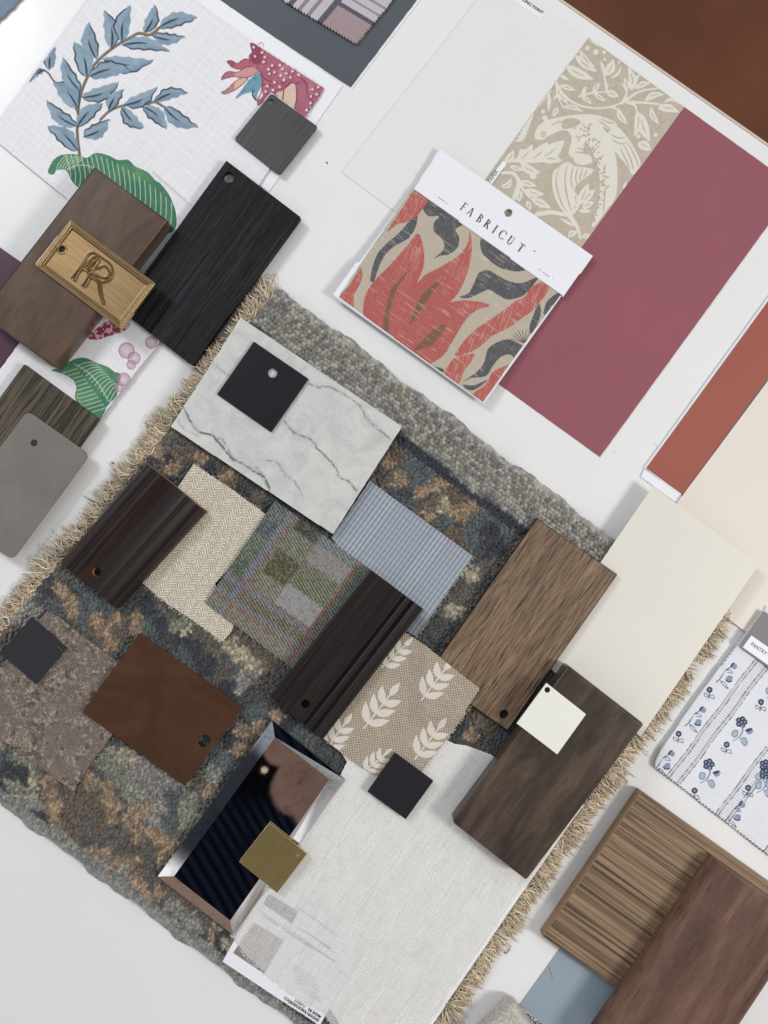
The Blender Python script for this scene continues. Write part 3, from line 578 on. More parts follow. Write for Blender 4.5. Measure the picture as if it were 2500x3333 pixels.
# ------------------------------------------------------------------ floral linen
fl = empty('floral_fabric', (500, 500), .001, ang((0, 470), (211, 641)), 'white linen printed with blue leaf branches and red flowers, folded under the wood block', 'fabric')
slab('backing_card', [(1115, 278), (560, -110), (320, 235), (876, 623)][::-1], .0009, .0003, M_paper, .0001, holes=[(*ZL(532, 205), 12)], parent=fl)
q0 = lambda *p: [t(0, 0, x, y) for x, y in p]; q1 = lambda *p: [t(0, 1, x, y) for x, y in p]; qL = lambda *p: [ZL(x, y) for x, y in p]
def c_floral(U, V, X, Y):
    p = Paint(X, Y, (234, 233, 235))
    p.mix((fbm(X, Y, 150, 4))*.35, (236, 236, 240))
    slub = np.maximum(vn(U/30, V/1.7, 1.6, 3), vn(U/1.7, V/30, 1.6, 5)); p.mix((slub > .86)*.55, (240, 240, 242)); p.mix((slub < .42)*.26, (204, 203, 204))
    wv = (np.sin(U*2*math.pi/4.6)*np.sin(V*2*math.pi/4.6)); 
    BL, BD, NV, BRN = (134, 156, 172), (108, 136, 158), (40, 52, 72), (132, 118, 100)
    for P, w in ((q0((515, 1000), (505, 920), (500, 830), (522, 770), (505, 730), (520, 620), (560, 510), (610, 420), (680, 350), (760, 290), (850, 240), (900, 215), (970, 225), (1030, 180)), 5.2),
                 (q0((650, 775), (700, 725), (770, 690), (870, 672), (950, 675), (1000, 660), (1060, 690)), 4.2), (q0((500, 720), (420, 600), (345, 520), (305, 465), (250, 450)), 3)):
        p.line(P, w, BRN); p.line([(x+2, y+3) for x, y in P], 1.3, (70, 60, 56), .7)
    for i, (bx, by, tx, ty, w) in enumerate(((500, 975, 305, 815, 95), (500, 820, 300, 650, 80), (500, 700, 345, 530, 115), (320, 450, 355, 300, 75), (290, 450, 195, 530, 35), (520, 590, 405, 370, 80), (560, 495, 480, 270, 105), (620, 380, 575, 145, 95), (720, 315, 675, 70, 95), (790, 270, 845, 35, 95), (935, 210, 1000, 30, 75),
        (1030, 175, 1280, 115, 85), (985, 230, 1195, 240, 70), (790, 290, 1095, 330, 78), (665, 385, 990, 390, 98), (575, 495, 850, 455, 98), (530, 630, 770, 530, 85), (500, 815, 670, 670, 85), (540, 885, 710, 775, 90), (700, 715, 800, 580, 72), (800, 680, 1015, 565, 78), (1000, 655, 1220, 600, 68), (790, 695, 935, 830, 78), (930, 690, 1080, 835, 82), (1060, 690, 1280, 825, 88))):
        a, mid = leaf(t(0, 0, bx, by), t(0, 0, tx, ty), w/1.989*1.08, .10*(-1)**i, 16); k = len(a)//2
        wob = np.array([[2.2*math.sin(j*1.3+i), 2.2*math.cos(j*1.7+i)] for j in range(len(a))]); a = a+wob
        m = p.poly(a, BL, .96, False); m2 = inpoly(X, Y, np.concatenate([a[:k], mid[::-1]])) & m; p.mix(m2*.5, BD); p.mix(m*np.clip(fbm(X, Y, 26, i)*1.6-.6, 0, 1)*.7, (160, 186, 200))
        p.line(a[:k] if i % 3 else a[k:][::-1], 2.9, NV, .95, True, False); p.line(mid[:k*3//5], 2.8, NV, .95, True, False); p.line(mid[:k//2]+np.array([3, 2]), 1.5, NV, .8, True, False)
    def green(P, ribs, o, step, seed):
        m = p.poly(P, (58, 122, 96), 1); p.mix(m*np.clip(fbm(X, Y, 60, seed)*1.8-.6, 0, 1)*.75, (112, 160, 110)); p.mix(m*np.clip(.9-fbm(X, Y, 45, seed+3)*2, 0, 1)*.6, (24, 92, 74))
        for r in ribs: p.mix(m*p.line(r, 1.25, (206, 214, 184), 0)*.85, (206, 216, 188))
        d, _ = pdist(X, Y, np.array(list(smooth(P))+[smooth(P)[0]]), 5); p.mix(m*(d < 1.8)*.8, (20, 84, 66)); return m
    ribs = []
    for k in range(21):
        s = k/20; bx = 470+s*640; by = 1110+s*s*290+s*60; ribs.append(q0((bx-25, by+110), (bx-12, by+30), (bx-30+s*30, by-60), (bx-60+s*60, by-150)))
    for k in range(7): ribs.append(q0((360+k*18, 1120-k*4), (380+k*20, 1060), (420+k*22, 1010)))
    ribs.append(q0((420, 1115), (470, 1080), (560, 1070), (640, 1110)))
    green(q0((310, 1112), (345, 1040), (400, 1002), (500, 1000), (560, 1022), (620, 990), (700, 1005), (760, 1035), (830, 1035), (880, 1080), (950, 1110), (1000, 1160), (1050, 1200), (1100, 1270), (1128, 1340), (1142, 1400), (1132, 1485), (1050, 1500), (800, 1350), (620, 1250), (510, 1215), (465, 1170), (430, 1105), (370, 1100), (345, 1130)), ribs, None, 8, 2)
    ribs = [q1((480, 700), (560, 745), (640, 830), (700, 940))]
    for k in range(12): ribs += [q1((500+k*19, 712+k*21), (560+k*17, 690+k*17), (620+k*14, 690+k*15)), q1((500+k*17, 730+k*23), (450+k*10, 745+k*25), (400+k*14, 760+k*22))]
    green(q1((335, 740), (400, 720), (440, 690), (500, 662), (560, 662), (620, 690), (690, 715), (740, 750), (782, 770), (765, 850), (752, 910), (700, 965), (640, 1060), (560, 1000), (500, 950), (485, 900), (495, 850), (470, 800), (400, 762)), ribs, None, 8, 5)
    # red flower at the upper right
    PK, DR, CRM = (174, 104, 124), (132, 50, 72), (222, 200, 180)
    for P, c in ((qL((80, 415), (140, 405), (220, 440), (310, 385), (420, 400), (520, 500), (380, 490), (250, 520), (150, 490)), (186, 100, 116)), (qL((5, 660), (30, 600), (100, 550), (220, 560), (340, 490), (520, 490), (500, 560), (330, 640), (180, 620), (70, 640)), (206, 150, 150)), (qL((5, 830), (70, 800), (150, 720), (260, 640), (360, 640), (300, 710), (200, 790), (100, 840), (30, 852)), (222, 178, 160))):
        m = p.poly(P, c); d, _ = pdist(X, Y, smooth(P, 5), 4); p.mix((d < 1.7)*.85, (124, 44, 60)); p.mix(m*(X < ZL(180, 0)[0])*.5, DR)
    m = p.poly(qL((190, 905), (260, 820), (360, 680), (470, 590), (540, 570), (562, 660), (540, 760), (490, 850), (478, 940), (432, 900), (430, 830), (300, 860), (230, 905)), (112, 158, 174)); p.mix(m*np.clip(fbm(X, Y, 20, 8)*2-.8, 0, 1)*.7, (56, 104, 122)); p.line(qL((430, 810), (425, 870), (470, 940)), 2.4, (38, 62, 84))
    bod = p.poly(qL((390, 180), (440, 165), (600, 260), (850, 400), (1000, 520), (1150, 620), (1395, 770), (1300, 1000), (1140, 1160), (990, 1060), (740, 880), (660, 850), (520, 1010), (480, 950), (560, 880), (540, 760), (560, 640), (500, 540), (380, 430), (375, 330), (410, 290)), PK)
    p.mix(bod*np.clip(fbm(X, Y, 22, 6)*2.4-1.1, 0, 1)*.6, (150, 64, 88)); p.mix(bod*np.clip(fbm(X, Y, 30, 9)*2.4-1.25, 0, 1)*.6, (214, 170, 168))
    p.mix(bod*inpoly(X, Y, smooth(qL((840, 800), (940, 705), (1020, 735), (1010, 900), (990, 1050), (820, 930), (740, 850))))*.9, CRM); p.mix(bod*inpoly(X, Y, smooth(qL((380, 170), (500, 190), (560, 300), (520, 450), (400, 400))))*.7, DR)
    for P in (qL((540, 580), (600, 660), (680, 690)), qL((810, 700), (880, 740), (940, 700), (1010, 715), (1060, 690)), qL((940, 705), (860, 780)), qL((1010, 730), (1020, 900), (990, 1050)), qL((1080, 640), (1150, 720), (1165, 840)), qL((530, 560), (560, 700), (540, 830), (490, 940)), qL((560, 740), (620, 720), (700, 760)), qL((845, 800), (830, 930))): p.line(P, 2.2, DR, .9)
    for x, y in ((440, 220), (456, 345), (550, 295), (590, 355), (575, 420), (690, 470), (790, 465), (640, 520), (825, 515), (720, 560), (880, 575), (965, 545), (650, 580), (800, 605), (935, 630), (1045, 595), (845, 665), (720, 695), (620, 745), (790, 760), (700, 800), (600, 820), (1230, 790), (1290, 855), (1210, 885), (1205, 975), (1150, 1070), (1310, 760)):
        a, b_ = ZL(x, y); d = np.hypot(X-a, Y-b_); p.mix((d < 4.2)*.8*bod, (238, 226, 230)); th = np.arctan2(Y-b_, X-a); p.mix(((np.abs(d-8.2) < 1.6) & (th > -.7) & (th < 2.2))*.8*bod, DR)
    # berry and mauve blossoms on the lower strip
    m = p.poly(q1((565, 535), (600, 490), (680, 430), (780, 400), (845, 440), (800, 490), (700, 520), (640, 540)), (140, 52, 76)); p.mix(m*(vn(X, Y, 7, 3) > .62)*.8, (224, 190, 200))
    for x, y, r_ in ((820, 612, 52), (868, 662, 42), (850, 705, 30), (800, 800, 44), (980, 560, 40), (770, 850, 30)):
        a, b_ = t(0, 1, x, y); d = np.hypot(X-a, Y-b_)/(r_/1.989); p.mix((d < 1)*(.35+.4*d), (178, 136, 158)); p.mix(((d > .88) & (d < 1.02))*.6, (140, 92, 118))
    p.mix((wv > .1)*.12, (120, 116, 112)); return p.c
def z_floral(U, V, X, Y):
    z = .0020+.0012*fbm(X, Y, 260, 2)+.00012*vn(U/12, V/1.6, 1.6, 3)+.00012*vn(U/1.6, V/12, 1.6, 6)
    d, _ = pdist(X, Y, [t(0, 0, 1000, 1110), t(0, 0, 1150, 1240), t(0, 0, 1330, 1400)], 14); z += .0016*np.exp(-(np.minimum(d, 60)/6)**2)
    d, _ = pdist(X, Y, [(600, 1000), t(0, 1, 1015, 572), t(0, 1, 510, 1240)], 14); z += .0012*np.exp(-(np.minimum(d, 60)/5)**2)
    return z
M_flo = attr_cloth('floral_linen', .85, 0, .00015, .1, fuzz=1400)
rag = lambda pts: [tuple(np.array(q)+rng.normal(0, 1.2, 2)) for q in pts]
sheet('cloth', [(290, -2), (345, -75), (520, -77), (628, 0), (834, 146), (1054, 286), (1040, 312), (995, 377), (850, 590), (680, 890), (600, 1005), (513, 1120), (380, 1290), (256, 1456), (150, 1600), (-60, 1460), (-60, 1285), (60, 1120), (330, 770), (211, 641), (0, 470), (-60, 425), (-60, 474), (0, 392)], ((0, 470), (211, 641)), 2.1, z_floral, c_floral, M_flo, fl, .001)

# ------------------------------------------------------------------ rug
rug = empty('rug_sample', (1000, 2000), 0, ang((0, 0), (.8, .6)), 'multicoloured hand knotted wool rug sample with grey border and beige fringe', 'rug')
PAL = {'G': (152, 149, 141), 'N': (46, 51, 62), 'T': (88, 98, 100), 'O': (170, 144, 116), 'B': (110, 96, 80), 'K': (100, 94, 86), 'L': (186, 174, 150), 'S': (146, 148, 130), 'D': (68, 72, 74)}
ANC = """1265 1500 O,1300 1560 O,1285 1480 B,1350 1500 T,1390 1560 T,1411 1580 O,1440 1560 O,1487 1660 O,1440 1640 L,1386 1482 B,1330 1430 N,1396 1671 O,1512 1681 O,1436 1720 T,1537 1746 T,1590 1760 D,1612 1782 N,1487 1751 B,1527 1867 L,1500 1830 B,1476 1988 L,1436 2043 D,1400 2080 D,1480 1940 K,1530 1920 K,1562 2320 B,1537 2395 O,1590 2370 B,1620 2400 D,1550 2430 K,1640 1643 N,1682 1674 N,1652 1690 T,1592 1734 N,1531 1698 T,1471 1744 B,1537 1651 O,1459 1565 O,1369 1601 O,1399 1499 T,1537 1589 T,1586 1661 T,1420 1640 B,1470 1600 B,
518 1474 O,482 1504 N,512 1520 K,567 1522 O,600 1490 B,542 1450 K,560 1420 K,651 1492 O,681 1516 N,711 1500 K,753 1558 B,741 1552 O,814 1570 D,832 1625 B,780 1600 N,880 1640 D,145 1914 N,108 1932 T,199 1914 O,229 1956 O,241 1992 O,283 1908 T,271 1992 T,331 1962 T,90 1992 G,60 1985 G,199 1872 K,180 1850 D,313 2017 O,337 2053 O,386 2023 O,440 2011 O,362 2101 O,446 2053 O,374 2053 B,410 2030 K,374 2137 T,482 1974 N,512 2023 N,524 1962 K,561 1992 K,591 2041 S,603 2050 L,482 2035 T,603 2131 T,591 2077 N,627 2107 N,669 2167 N,693 2083 K,723 2203 K,784 2131 L,832 2173 L,747 2101 L,856 2222 K,814 2264 D,844 2324 T,874 2143 B,747 2240 N,784 2234 G,898 2330 O,790 2378 O,772 2438 O,844 2366 O,808 2408 B,741 2408 N,723 2475 T,753 2535 D,693 2511 G,940 2354 N,964 2390 T,904 2294 D,1080 2440 D,1110 2480 D,420 1960 D,640 2060 K,550 2090 D,
11 2416 O,43 2422 O,27 2443 T,54 2454 S,108 2481 S,27 2508 N,76 2530 N,5 2584 N,119 2671 N,108 2541 L,43 2563 S,108 2617 G,157 2546 O,160 2580 O,179 2617 O,179 2645 O,179 2671 O,195 2715 O,215 2745 O,239 2769 O,217 2590 B,244 2628 B,271 2671 K,325 2628 B,260 2725 K,304 2590 B,290 2535 O,318 2550 O,347 2568 O,362 2600 O,374 2628 O,370 2655 O,412 2671 O,440 2690 O,445 2640 O,477 2633 O,461 2720 O,490 2715 O,515 2725 O,553 2753 O,531 2796 O,545 2775 O,428 2807 O,434 2861 O,450 2890 O,461 2921 O,490 2925 O,515 2910 O,293 2796 O,300 2775 O,380 2818 O,347 2774 O,472 2780 K,488 2861 K,461 2834 B,407 2725 K,352 2715 K,401 2834 G,412 2888 G,510 2671 G,488 2590 G,412 2470 L,380 2519 S,353 2481 S,423 2590 S,570 2601 T,542 2666 T,607 2617 S,569 2535 G,651 2508 K,705 2454 T,678 2617 K,686 2584 O,624 2671 S,569 2953 G,624 3007 G,624 2931 B,667 2969 K,705 3029 O,711 3067 N,732 3067 L,689 3083 O,700 3121 O,727 3121 N,722 3040 N,548 3002 T,520 2640 G,450 2560 G,330 2680 B,300 2650 K,380 2760 K,420 2770 B,240 2680 B,210 2650 B,330 2820 G,480 2970 G,590 2900 K,560 2860 K,600 2770 K,640 2700 K,470 2500 G,200 2450 G,150 2500 T"""
anc = [q.split() for q in ANC.replace('\n', '').split(',') if q.strip()]
axy = np.array([[float(q[0]), float(q[1])] for q in anc]); acol = np.array([PAL[q[2]] for q in anc], float)
s0 = np.array((933., 953.)); eu = np.array((.8, .6)); ev = np.array((-.6, .8))
def rug_pt(s, r): return s0[0]+s*.8-r*.6, s0[1]+s*.6+r*.8
M_wool, nt, b = mat('wool_pile', (.3, .3, .3), .95, spec=.1, sheen=.35)
b.inputs['Sheen Roughness'].default_value = .6
a = nd(nt, 'ShaderNodeAttribute'); a.attribute_name = 'Col'; v = coords(nt)
ny = noise(nt, v, 2400, 3, .7)
nt.links.new(mixc(nt, .65, a.outputs['Color'], ramp(nt, ny, [(.3, (.24, .24, .24)), (.7, (.78, .78, .78))]), 'OVERLAY'), b.inputs['Base Color']); bump(nt, b, ny, .0007)
def h2(i, j, k): return _lat[(i*7+k*13) % 64, (j*11+k*29+(i//64)*17) % 64]
def loops(sx, rx, p, q, jit, k0):
    """cellular loop field: distance to nearest loop centre and its lattice id"""
    j = np.floor(rx/q).astype(int); best = np.full(sx.shape, 1e9); sec = best.copy(); bi = np.zeros(sx.shape, int); bj = bi.copy()
    for dj in (-1, 0, 1):
        jj = j+dj; off = .5*(jj % 2); i0 = np.floor(sx/p-off).astype(int)
        for di in (-1, 0, 1):
            ii = i0+di; cx = (ii+.5+off+(h2(ii, jj, k0)-.5)*jit)*p; cy = (jj+.5+(h2(ii, jj, k0+1)-.5)*jit)*q
            e_ = np.hypot((sx-cx)/p, (rx-cy)/q); m = e_ < best; sec = np.where(m, best, np.minimum(sec, e_)); best = np.where(m, e_, best); bi = np.where(m, ii, bi); bj = np.where(m, jj, bj)
    return best, sec, bi, bj
_rg = {}
def rug_field(U, V, X, Y):
    if U.shape in _rg: return _rg[U.shape]
    s, r = U, V; wx = 5*(fbm(s, r, 30, 3)-.5)+2.6*(vn(s, r, 5, 5)-.5); wy = 5*(fbm(s, r, 30, 9)-.5)+2.6*(vn(s, r, 5, 8)-.5)
    bd = r < 150
    f1a, f2a, ia, ja = loops(s+wx, r+wy, 14.5, 13, .55, 2); f1b, f2b, ib, jb = loops(s+wx, r+wy, 12, 11, .95, 5)
    f1 = np.where(bd, f1a, f1b); f2 = np.where(bd, f2a, f2b); i_ = np.where(bd, ia, ib); j_ = np.where(bd, ja, jb)
    px = np.where(bd, 14.5, 12.); py = np.where(bd, 13., 11.); cs = (i_+.5+.5*(j_ % 2))*px; cr_ = (j_+.5)*py
    cx = s0[0]+cs*.8-cr_*.6; cy = s0[1]+cs*.6+cr_*.8; rnd = h2(i_, j_, 9); rn2 = h2(i_, j_, 21); rn3 = h2(i_, j_, 33)
    jx = cx+(rn2-.5)*12+5*(fbm(X, Y, 24, 4)-.5); jy = cy+(rn3-.5)*12+5*(fbm(X, Y, 24, 6)-.5)
    shp = U.shape; key = np.stack([np.round(jx/2), np.round(jy/2)], -1).reshape(-1, 2).astype(int)
    uq, inv = np.unique(key[:, 0]*100000+key[:, 1], return_inverse=True); qx = (uq//100000)*2.; qy = (uq % 100000)*2.
    idx = np.zeros(len(uq), int); dm = np.zeros(len(uq))
    for a in range(0, len(uq), 20000):
        d = (qx[a:a+20000, None]-axy[:, 0])**2+(qy[a:a+20000, None]-axy[:, 1])**2; idx[a:a+20000] = d.argmin(1); dm[a:a+20000] = np.sqrt(d.min(1))
    lim = np.array([{'O': 26, 'L': 34, 'N': 40, 'T': 60}.get(q[2], 50) for q in anc])[idx]; cu = acol[idx].copy()
    far = dm > lim; f_ = fbm(qx, qy, 70, 2); pick = np.array([PAL[q] for q in 'NDDTKKBKB'], float); cu[far] = pick[np.clip((f_[far]*1.5-.25)*9, 0, 8).astype(int)]
    col = cu[inv.ravel()].reshape(shp+(3,))
    sw = (rn2 < .25)[..., None]; col = np.where(sw, col*.6+.4*np.array(PAL['K']), col)
    g = (cr_ < 146+7*np.sin(cs/60)); yl = (rn3 > .86)[..., None]; G = np.array(PAL['G'])+(rnd[..., None]-.5)*22; G = np.where(yl, G*.75+.25*np.array((164, 146, 104)), G); col = np.where(g[..., None], G, col)
    nvb = (~g) & (cr_ < 172); col = np.where(nvb[..., None], np.array(PAL['N'])*1.0, col); low = r > 1890-36-10*vn(s, s*0, 40, 2); col = np.where(low[..., None], np.array((146, 146, 139.)), col)
    for _ in range(2 if U.ndim == 2 else 0):
        for c in range(3): col[..., c] = blur(col[..., c], 1)
    col = col*(1+(rnd[..., None]-.5)*.34)*(1+(vn(s, r, 3.2, 7)[..., None]-.5)*.28)
    dome = np.clip(1-(f1/.72)**2, 0, 1); gap = np.clip((f2-f1)/.28, 0, 1); h = .0034*dome**.8*(.55+.45*gap)
    a = rn2*6.28; st = np.sin((s*np.cos(a)+r*np.sin(a))/1.15+rnd*9); h += .00022*st*(dome > .1)+.0005*(fbm(s, r, 9, 8)-.5)+.0011*(fbm(s, r, 80, 2)-.5)
    ed = np.minimum(np.minimum(r, 1890-r), s+44+.058*np.maximum(r-600, 0)); fl_ = np.clip(ed/24, 0, 1); base = .0012+.0084*np.sqrt(np.clip(1-(1-fl_)**2, 0, 1))
    serge = np.clip(1-r/17, 0, 1); h = h*(1-.75*serge)+.0011*serge*np.sin((s+1.1*r)/1.75)
    z = np.minimum(base+h*(.35+.65*fl_), .0134); c = lin(np.clip(col, 0, 255)); _rg[shp] = (z, c); return z, c
def build_rug():
    out = []; n = 240
    for k in range(n+1): s = -46+1811*k/n; c = 36*(1-min(1, (s+46)/46))**2; out.append(rug_pt(s, 5*math.sin(s/61)+3*math.sin(s/23)+1.5*math.sin(s/9)+c))
    for k in range(n+1): s = 1765-1880*k/n; out.append(rug_pt(s, 1890+6*math.sin(s/47)+4*math.sin(s/19)+1.5*math.sin(s/8)))
    fo = ((s0[0], s0[1]), (s0[0]+80, s0[1]+60))
    for k in range(61): r_ = 1890-1850*k/60; out.append(rug_pt(-43-.058*max(r_-600, 0)+2*math.sin(r_/37), r_))
    keep = lambda P: [(min(max(x, -90), 2420), min(y, 3430)) for x, y in P]
    o = sheet('pile', keep(out), fo, 2.6, lambda U, V, X, Y: rug_field(U, V, X, Y)[0], lambda U, V, X, Y: rug_field(U, V, X, Y)[1], M_wool, rug, .0008); o['kind'] = 'stuff'
    slab('rug_backing', keep([rug_pt(-30, 22), rug_pt(1750, 22), rug_pt(1750, 1872), rug_pt(-30, 1872)]), .0009, .0001, paint('rug_backing', (84, 82, 76), .95), .0002, r=10, parent=rug)
    # loose fibres standing off the pile
    m = 110000; sx = rng.uniform(-44, 1765, m); rx = rng.uniform(2, 1888, m); X = s0[0]+sx*.8-rx*.6; Y = s0[1]+sx*.6+rx*.8; k = (X > -60) & (X < 2380) & (Y < 3400); sx, rx, X, Y = sx[k], rx[k], X[k], Y[k]; m = len(X)
    z0, cl = rug_field(sx, rx, X, Y); L = rng.uniform(6, 16, m); a = rng.uniform(0, 6.28, m); c0 = np.stack([X, Y], -1)
    pts = []; w = .34; bend = rng.normal(0, .9, m)
    for j in range(4):
        f = j/3; aa = a+bend*f; c = c0+np.stack([np.cos(aa), np.sin(aa)], -1)*(L*f)[:, None]; nn = np.stack([-np.sin(aa), np.cos(aa)], -1)*w*(1-.6*f)
        z = np.minimum(z0+.0003, .0132)+.0009*math.sin(f*2.6)
        for sg in (-1, 1): cc_ = c+nn*sg; kk = S*(1-z/D); pts.append(np.stack([(cc_[:, 0]-1250)*kk, -(cc_[:, 1]-1666.5)*kk, z], -1))
    P = np.stack(pts, 1); F = np.array([[0, 1, 3, 2], [2, 3, 5, 4], [4, 5, 7, 6]])[None]+(np.arange(m)*8)[:, None, None]
    cf = np.repeat((cl*rng.uniform(.75, 1.5, m)[:, None]+.03*np.array([.5, .47, .4]))[:, None], 8, 1).reshape(-1, 3)
    o = obj_world('loose_fibres', P.reshape(-1, 3), F.reshape(-1, 4), M_wool, (0, -.1, .006), R(-36.87), rug, True, cf); o['kind'] = 'stuff'
build_rug()
M_yarn, nt, b = mat('fringe_yarn', (.5, .4, .3), .9, spec=.15, sheen=.2)
a = nd(nt, 'ShaderNodeAttribute'); a.attribute_name = 'Col'; ny = noise(nt, coords(nt), 1800, 2)
nt.links.new(mixc(nt, .4, a.outputs['Color'], ramp(nt, ny, [(.3, (.35, .35, .35)), (.7, (.65, .65, .65))]), 'OVERLAY'), b.inputs['Base Color']); bump(nt, b, ny, .0003)
def fringe(base, outd, n, Lm, seed, z0=.0075):
    """yarn strands leaving a base polyline towards outd, falling to the table"""
    rr = np.random.default_rng(seed); base = np.array(base, float); seg = np.hypot(*np.diff(base, axis=0).T); cum = np.concatenate([[0], np.cumsum(seg)])
    q = np.sort(rr.uniform(0, cum[-1], n)); bx = np.interp(q, cum, base[:, 0]); by = np.interp(q, cum, base[:, 1])
    cl = np.floor(q/17); ca = np.random.default_rng(seed+1).normal(0, .48, int(cl.max())+2)[cl.astype(int)]; a0 = math.atan2(outd[1], outd[0])+ca+rr.normal(0, .28, n)
    L = Lm*(1+rr.normal(0, .14, n))*(1+.2*ca)*(1+.45*(vn(q, q*0, 45, seed)-.5)); wv = rr.normal(0, .85 if seed == 5 else .45, n); ph = rr.uniform(0, 6.28, n); lift = rr.uniform(0, .0060, n); K = 9; NS = 5; w = rr.uniform(1.1, 1.6, n)
    P = np.zeros((n, K, 3)); px = bx+rr.normal(0, 3, n); py = by+rr.normal(0, 3, n)
    for k in range(K):
        f = k/(K-1); z = z0+lift*math.sin(f*math.pi)-(z0-.0014)*f**1.5+rr.uniform(0, .0002, n)
        P[:, k] = np.stack([px, py, z], -1); aa = a0+wv*np.sin(f*4.5+ph)+.5*np.sin(ph)*f; px = px+np.cos(aa)*L/(K-1); py = py+np.sin(aa)*L/(K-1)
    kx = S*(1-P[:, :, 2]/D); Wp = np.stack([(P[:, :, 0]-1250)*kx, -(P[:, :, 1]-1666.5)*kx, P[:, :, 2]], -1)
    T = np.gradient(Wp, axis=1); T /= np.linalg.norm(T, axis=2, keepdims=True); A = np.cross(T, np.array([0, 0, 1.])); A /= np.linalg.norm(A, axis=2, keepdims=True)+1e-9; Bn = np.cross(A, T)
    ring = []
    for j in range(NS): th = 2*math.pi*j/NS; ring.append(Wp+(w*S)[:, None, None]*(math.cos(th)*A+math.sin(th)*Bn))
    V = np.stack(ring, 2).reshape(-1, 3); ii = np.arange(n)[:, None, None]*K*NS+np.arange(K-1)[None, :, None]*NS; j = np.arange(NS)[None, None]; j2 = (j+1) % NS
    F = np.stack([ii+j, ii+j2, ii+NS+j2, ii+NS+j], -1).reshape(-1, 4)
    c = lin(np.clip(np.array([[208, 191, 165]])*(1+rr.normal(0, .13, (n, 1))), 0, 255)); cc = np.repeat(c[:, None], K*NS, 1).reshape(-1, 3)
    o = obj_world('fringe', V, F, M_yarn, tuple(V.mean(0)), R(-36.87), rug, True, cc); o['kind'] = 'stuff'
fringe([(890, 962), (855, 992), (706, 1192), (556, 1392), (484, 1486), (322, 1700), (184, 1840), (64, 1996), (-60, 2160)], (-.86, -.30), 1700, 60, 5)
fringe([(2330, 1990), (2268, 2085), (1990, 2470), (1850, 2668), (1640, 2968), (1400, 3330), (1350, 3400)], (.78, .62), 2100, 66, 8)

# ------------------------------------------------------------------ top left group
M_blk = wood('brown_stain', (66, 50, 40), (86, 67, 54), (104, 83, 68), 22, 9, .30, (62, 46, 37), .34, .00005, 1200, 300, .35, .22, 2.0, var=.6)
wb = slab('wood_block', [(307, 542), (545, 716), (173, 1195), (-65, 1021)], .0235, .0022, M_blk, .0014, r=3, a=ang((545, 716), (173, 1195)))
tag(wb, 'thick brown stained wood block under the brass monogram plate', 'wood block')
M_black = wood('black_oak', (8, 8, 11), (27, 26, 31), (44, 43, 48), 240, 8, .44, (4, 4, 6), .55, .0018, 420, 14, 0, streak=((7, 330, .42, .47, .9, 2), (9, 150, .38, .42, .8, 5)), var=.2, spec=.2)
o = slab('wood_plank', [(737, 522), (981, 708), (628, 1192), (385, 1005)], .0095, .0035, M_black, .0005, r=[2, 8, 4, 4], holes=[(744, 577, 17)], a=ang((981, 708), (628, 1192)))
tag(o, 'black grooved oak plank with a round hole in its top corner', 'wood plank')
M_bronze, nt, b = mat('dark_bronze', lc(60, 57, 59), .45, .5); L = nt.links
L.new(ramp(nt, noise(nt, coords(nt, (20, 1100, 1)), 1, 3), [(.3, lc(66, 62, 64)), (.7, lc(90, 85, 86))]), b.inputs['Base Color']); bump(nt, b, noise(nt, coords(nt, (30, 1600, 1)), 1, 2), .00006)
o = slab('metal_sample', [(883, 302), (1035, 412), (911, 570), (762, 452)], .0062, .0035, M_bronze, .0004, r=[12, 9, 9, 9], holes=[(883, 332, 9), (771, 449, 2.6)], a=ang((1035, 412), (911, 570)))
tag(o, 'dark bronze rounded metal square on the red flower of the floral linen', 'metal sample')
# brass monogram plate (relief grid)
pA, pB, pC, pD = ZE(512, 50), ZE(1615, 880), ZE(1170, 1478), ZE(42, 642)
def plate_uv(X, Y):
    u, v = frame_of(pA, pB); return (X-pA[0])*u[0]+(Y-pA[1])*u[1], (X-pA[0])*v[0]+(Y-pA[1])*v[1]
LU = math.hypot(pB[0]-pA[0], pB[1]-pA[1]); LV = math.hypot(pD[0]-pA[0], pD[1]-pA[1])
def mono(X, Y):
    h = np.zeros(X.shape); E = lambda *p: [ZE(x, y) for x, y in p]
    for P in (E((525, 800), (640, 650), (740, 500), (800, 480)), E((800, 480), (900, 540), (1020, 630), (1050, 720), (1030, 800), (960, 850), (890, 850), (800, 780), (700, 690)), E((560, 840), (620, 720), (680, 700), (740, 760), (660, 900)),
              E((880, 580), (760, 760)), E((720, 680), (860, 560)), E((850, 690), (940, 650), (1010, 730), (970, 800), (900, 800), (830, 760)), E((780, 810), (860, 860), (880, 980), (930, 1140)), E((900, 870), (905, 980), (945, 1130)), E((690, 920), (760, 800)), E((690, 660), (800, 540), (860, 580), (780, 700), (690, 660))):
        d, f = pdist(X, Y, smooth(P, 5, False), 9); h = np.maximum(h, np.clip(1-(d/2.9)**2, 0, 1))
    return h
def z_brass(U, V, X, Y):
    u, v = plate_uv(X, Y); d = np.minimum(np.minimum(u, LU-u), np.minimum(v, LV-v)); hx, hy = ZE(400, 437); dh = np.hypot(X-hx, Y-hy)
    z = np.interp(d, [0, 1.5, 5, 8, 10, 12.5, 15, 18, 20, 22, 26], [-.0006, .0008, .0015, .0009, .0016, .0016, .0006, .0014, .0013, .0002, .0])
    return .0262+z+.0019*blur(mono(X, Y), 1)+.0007*np.exp(-((dh-13.5)/2.5)**2)
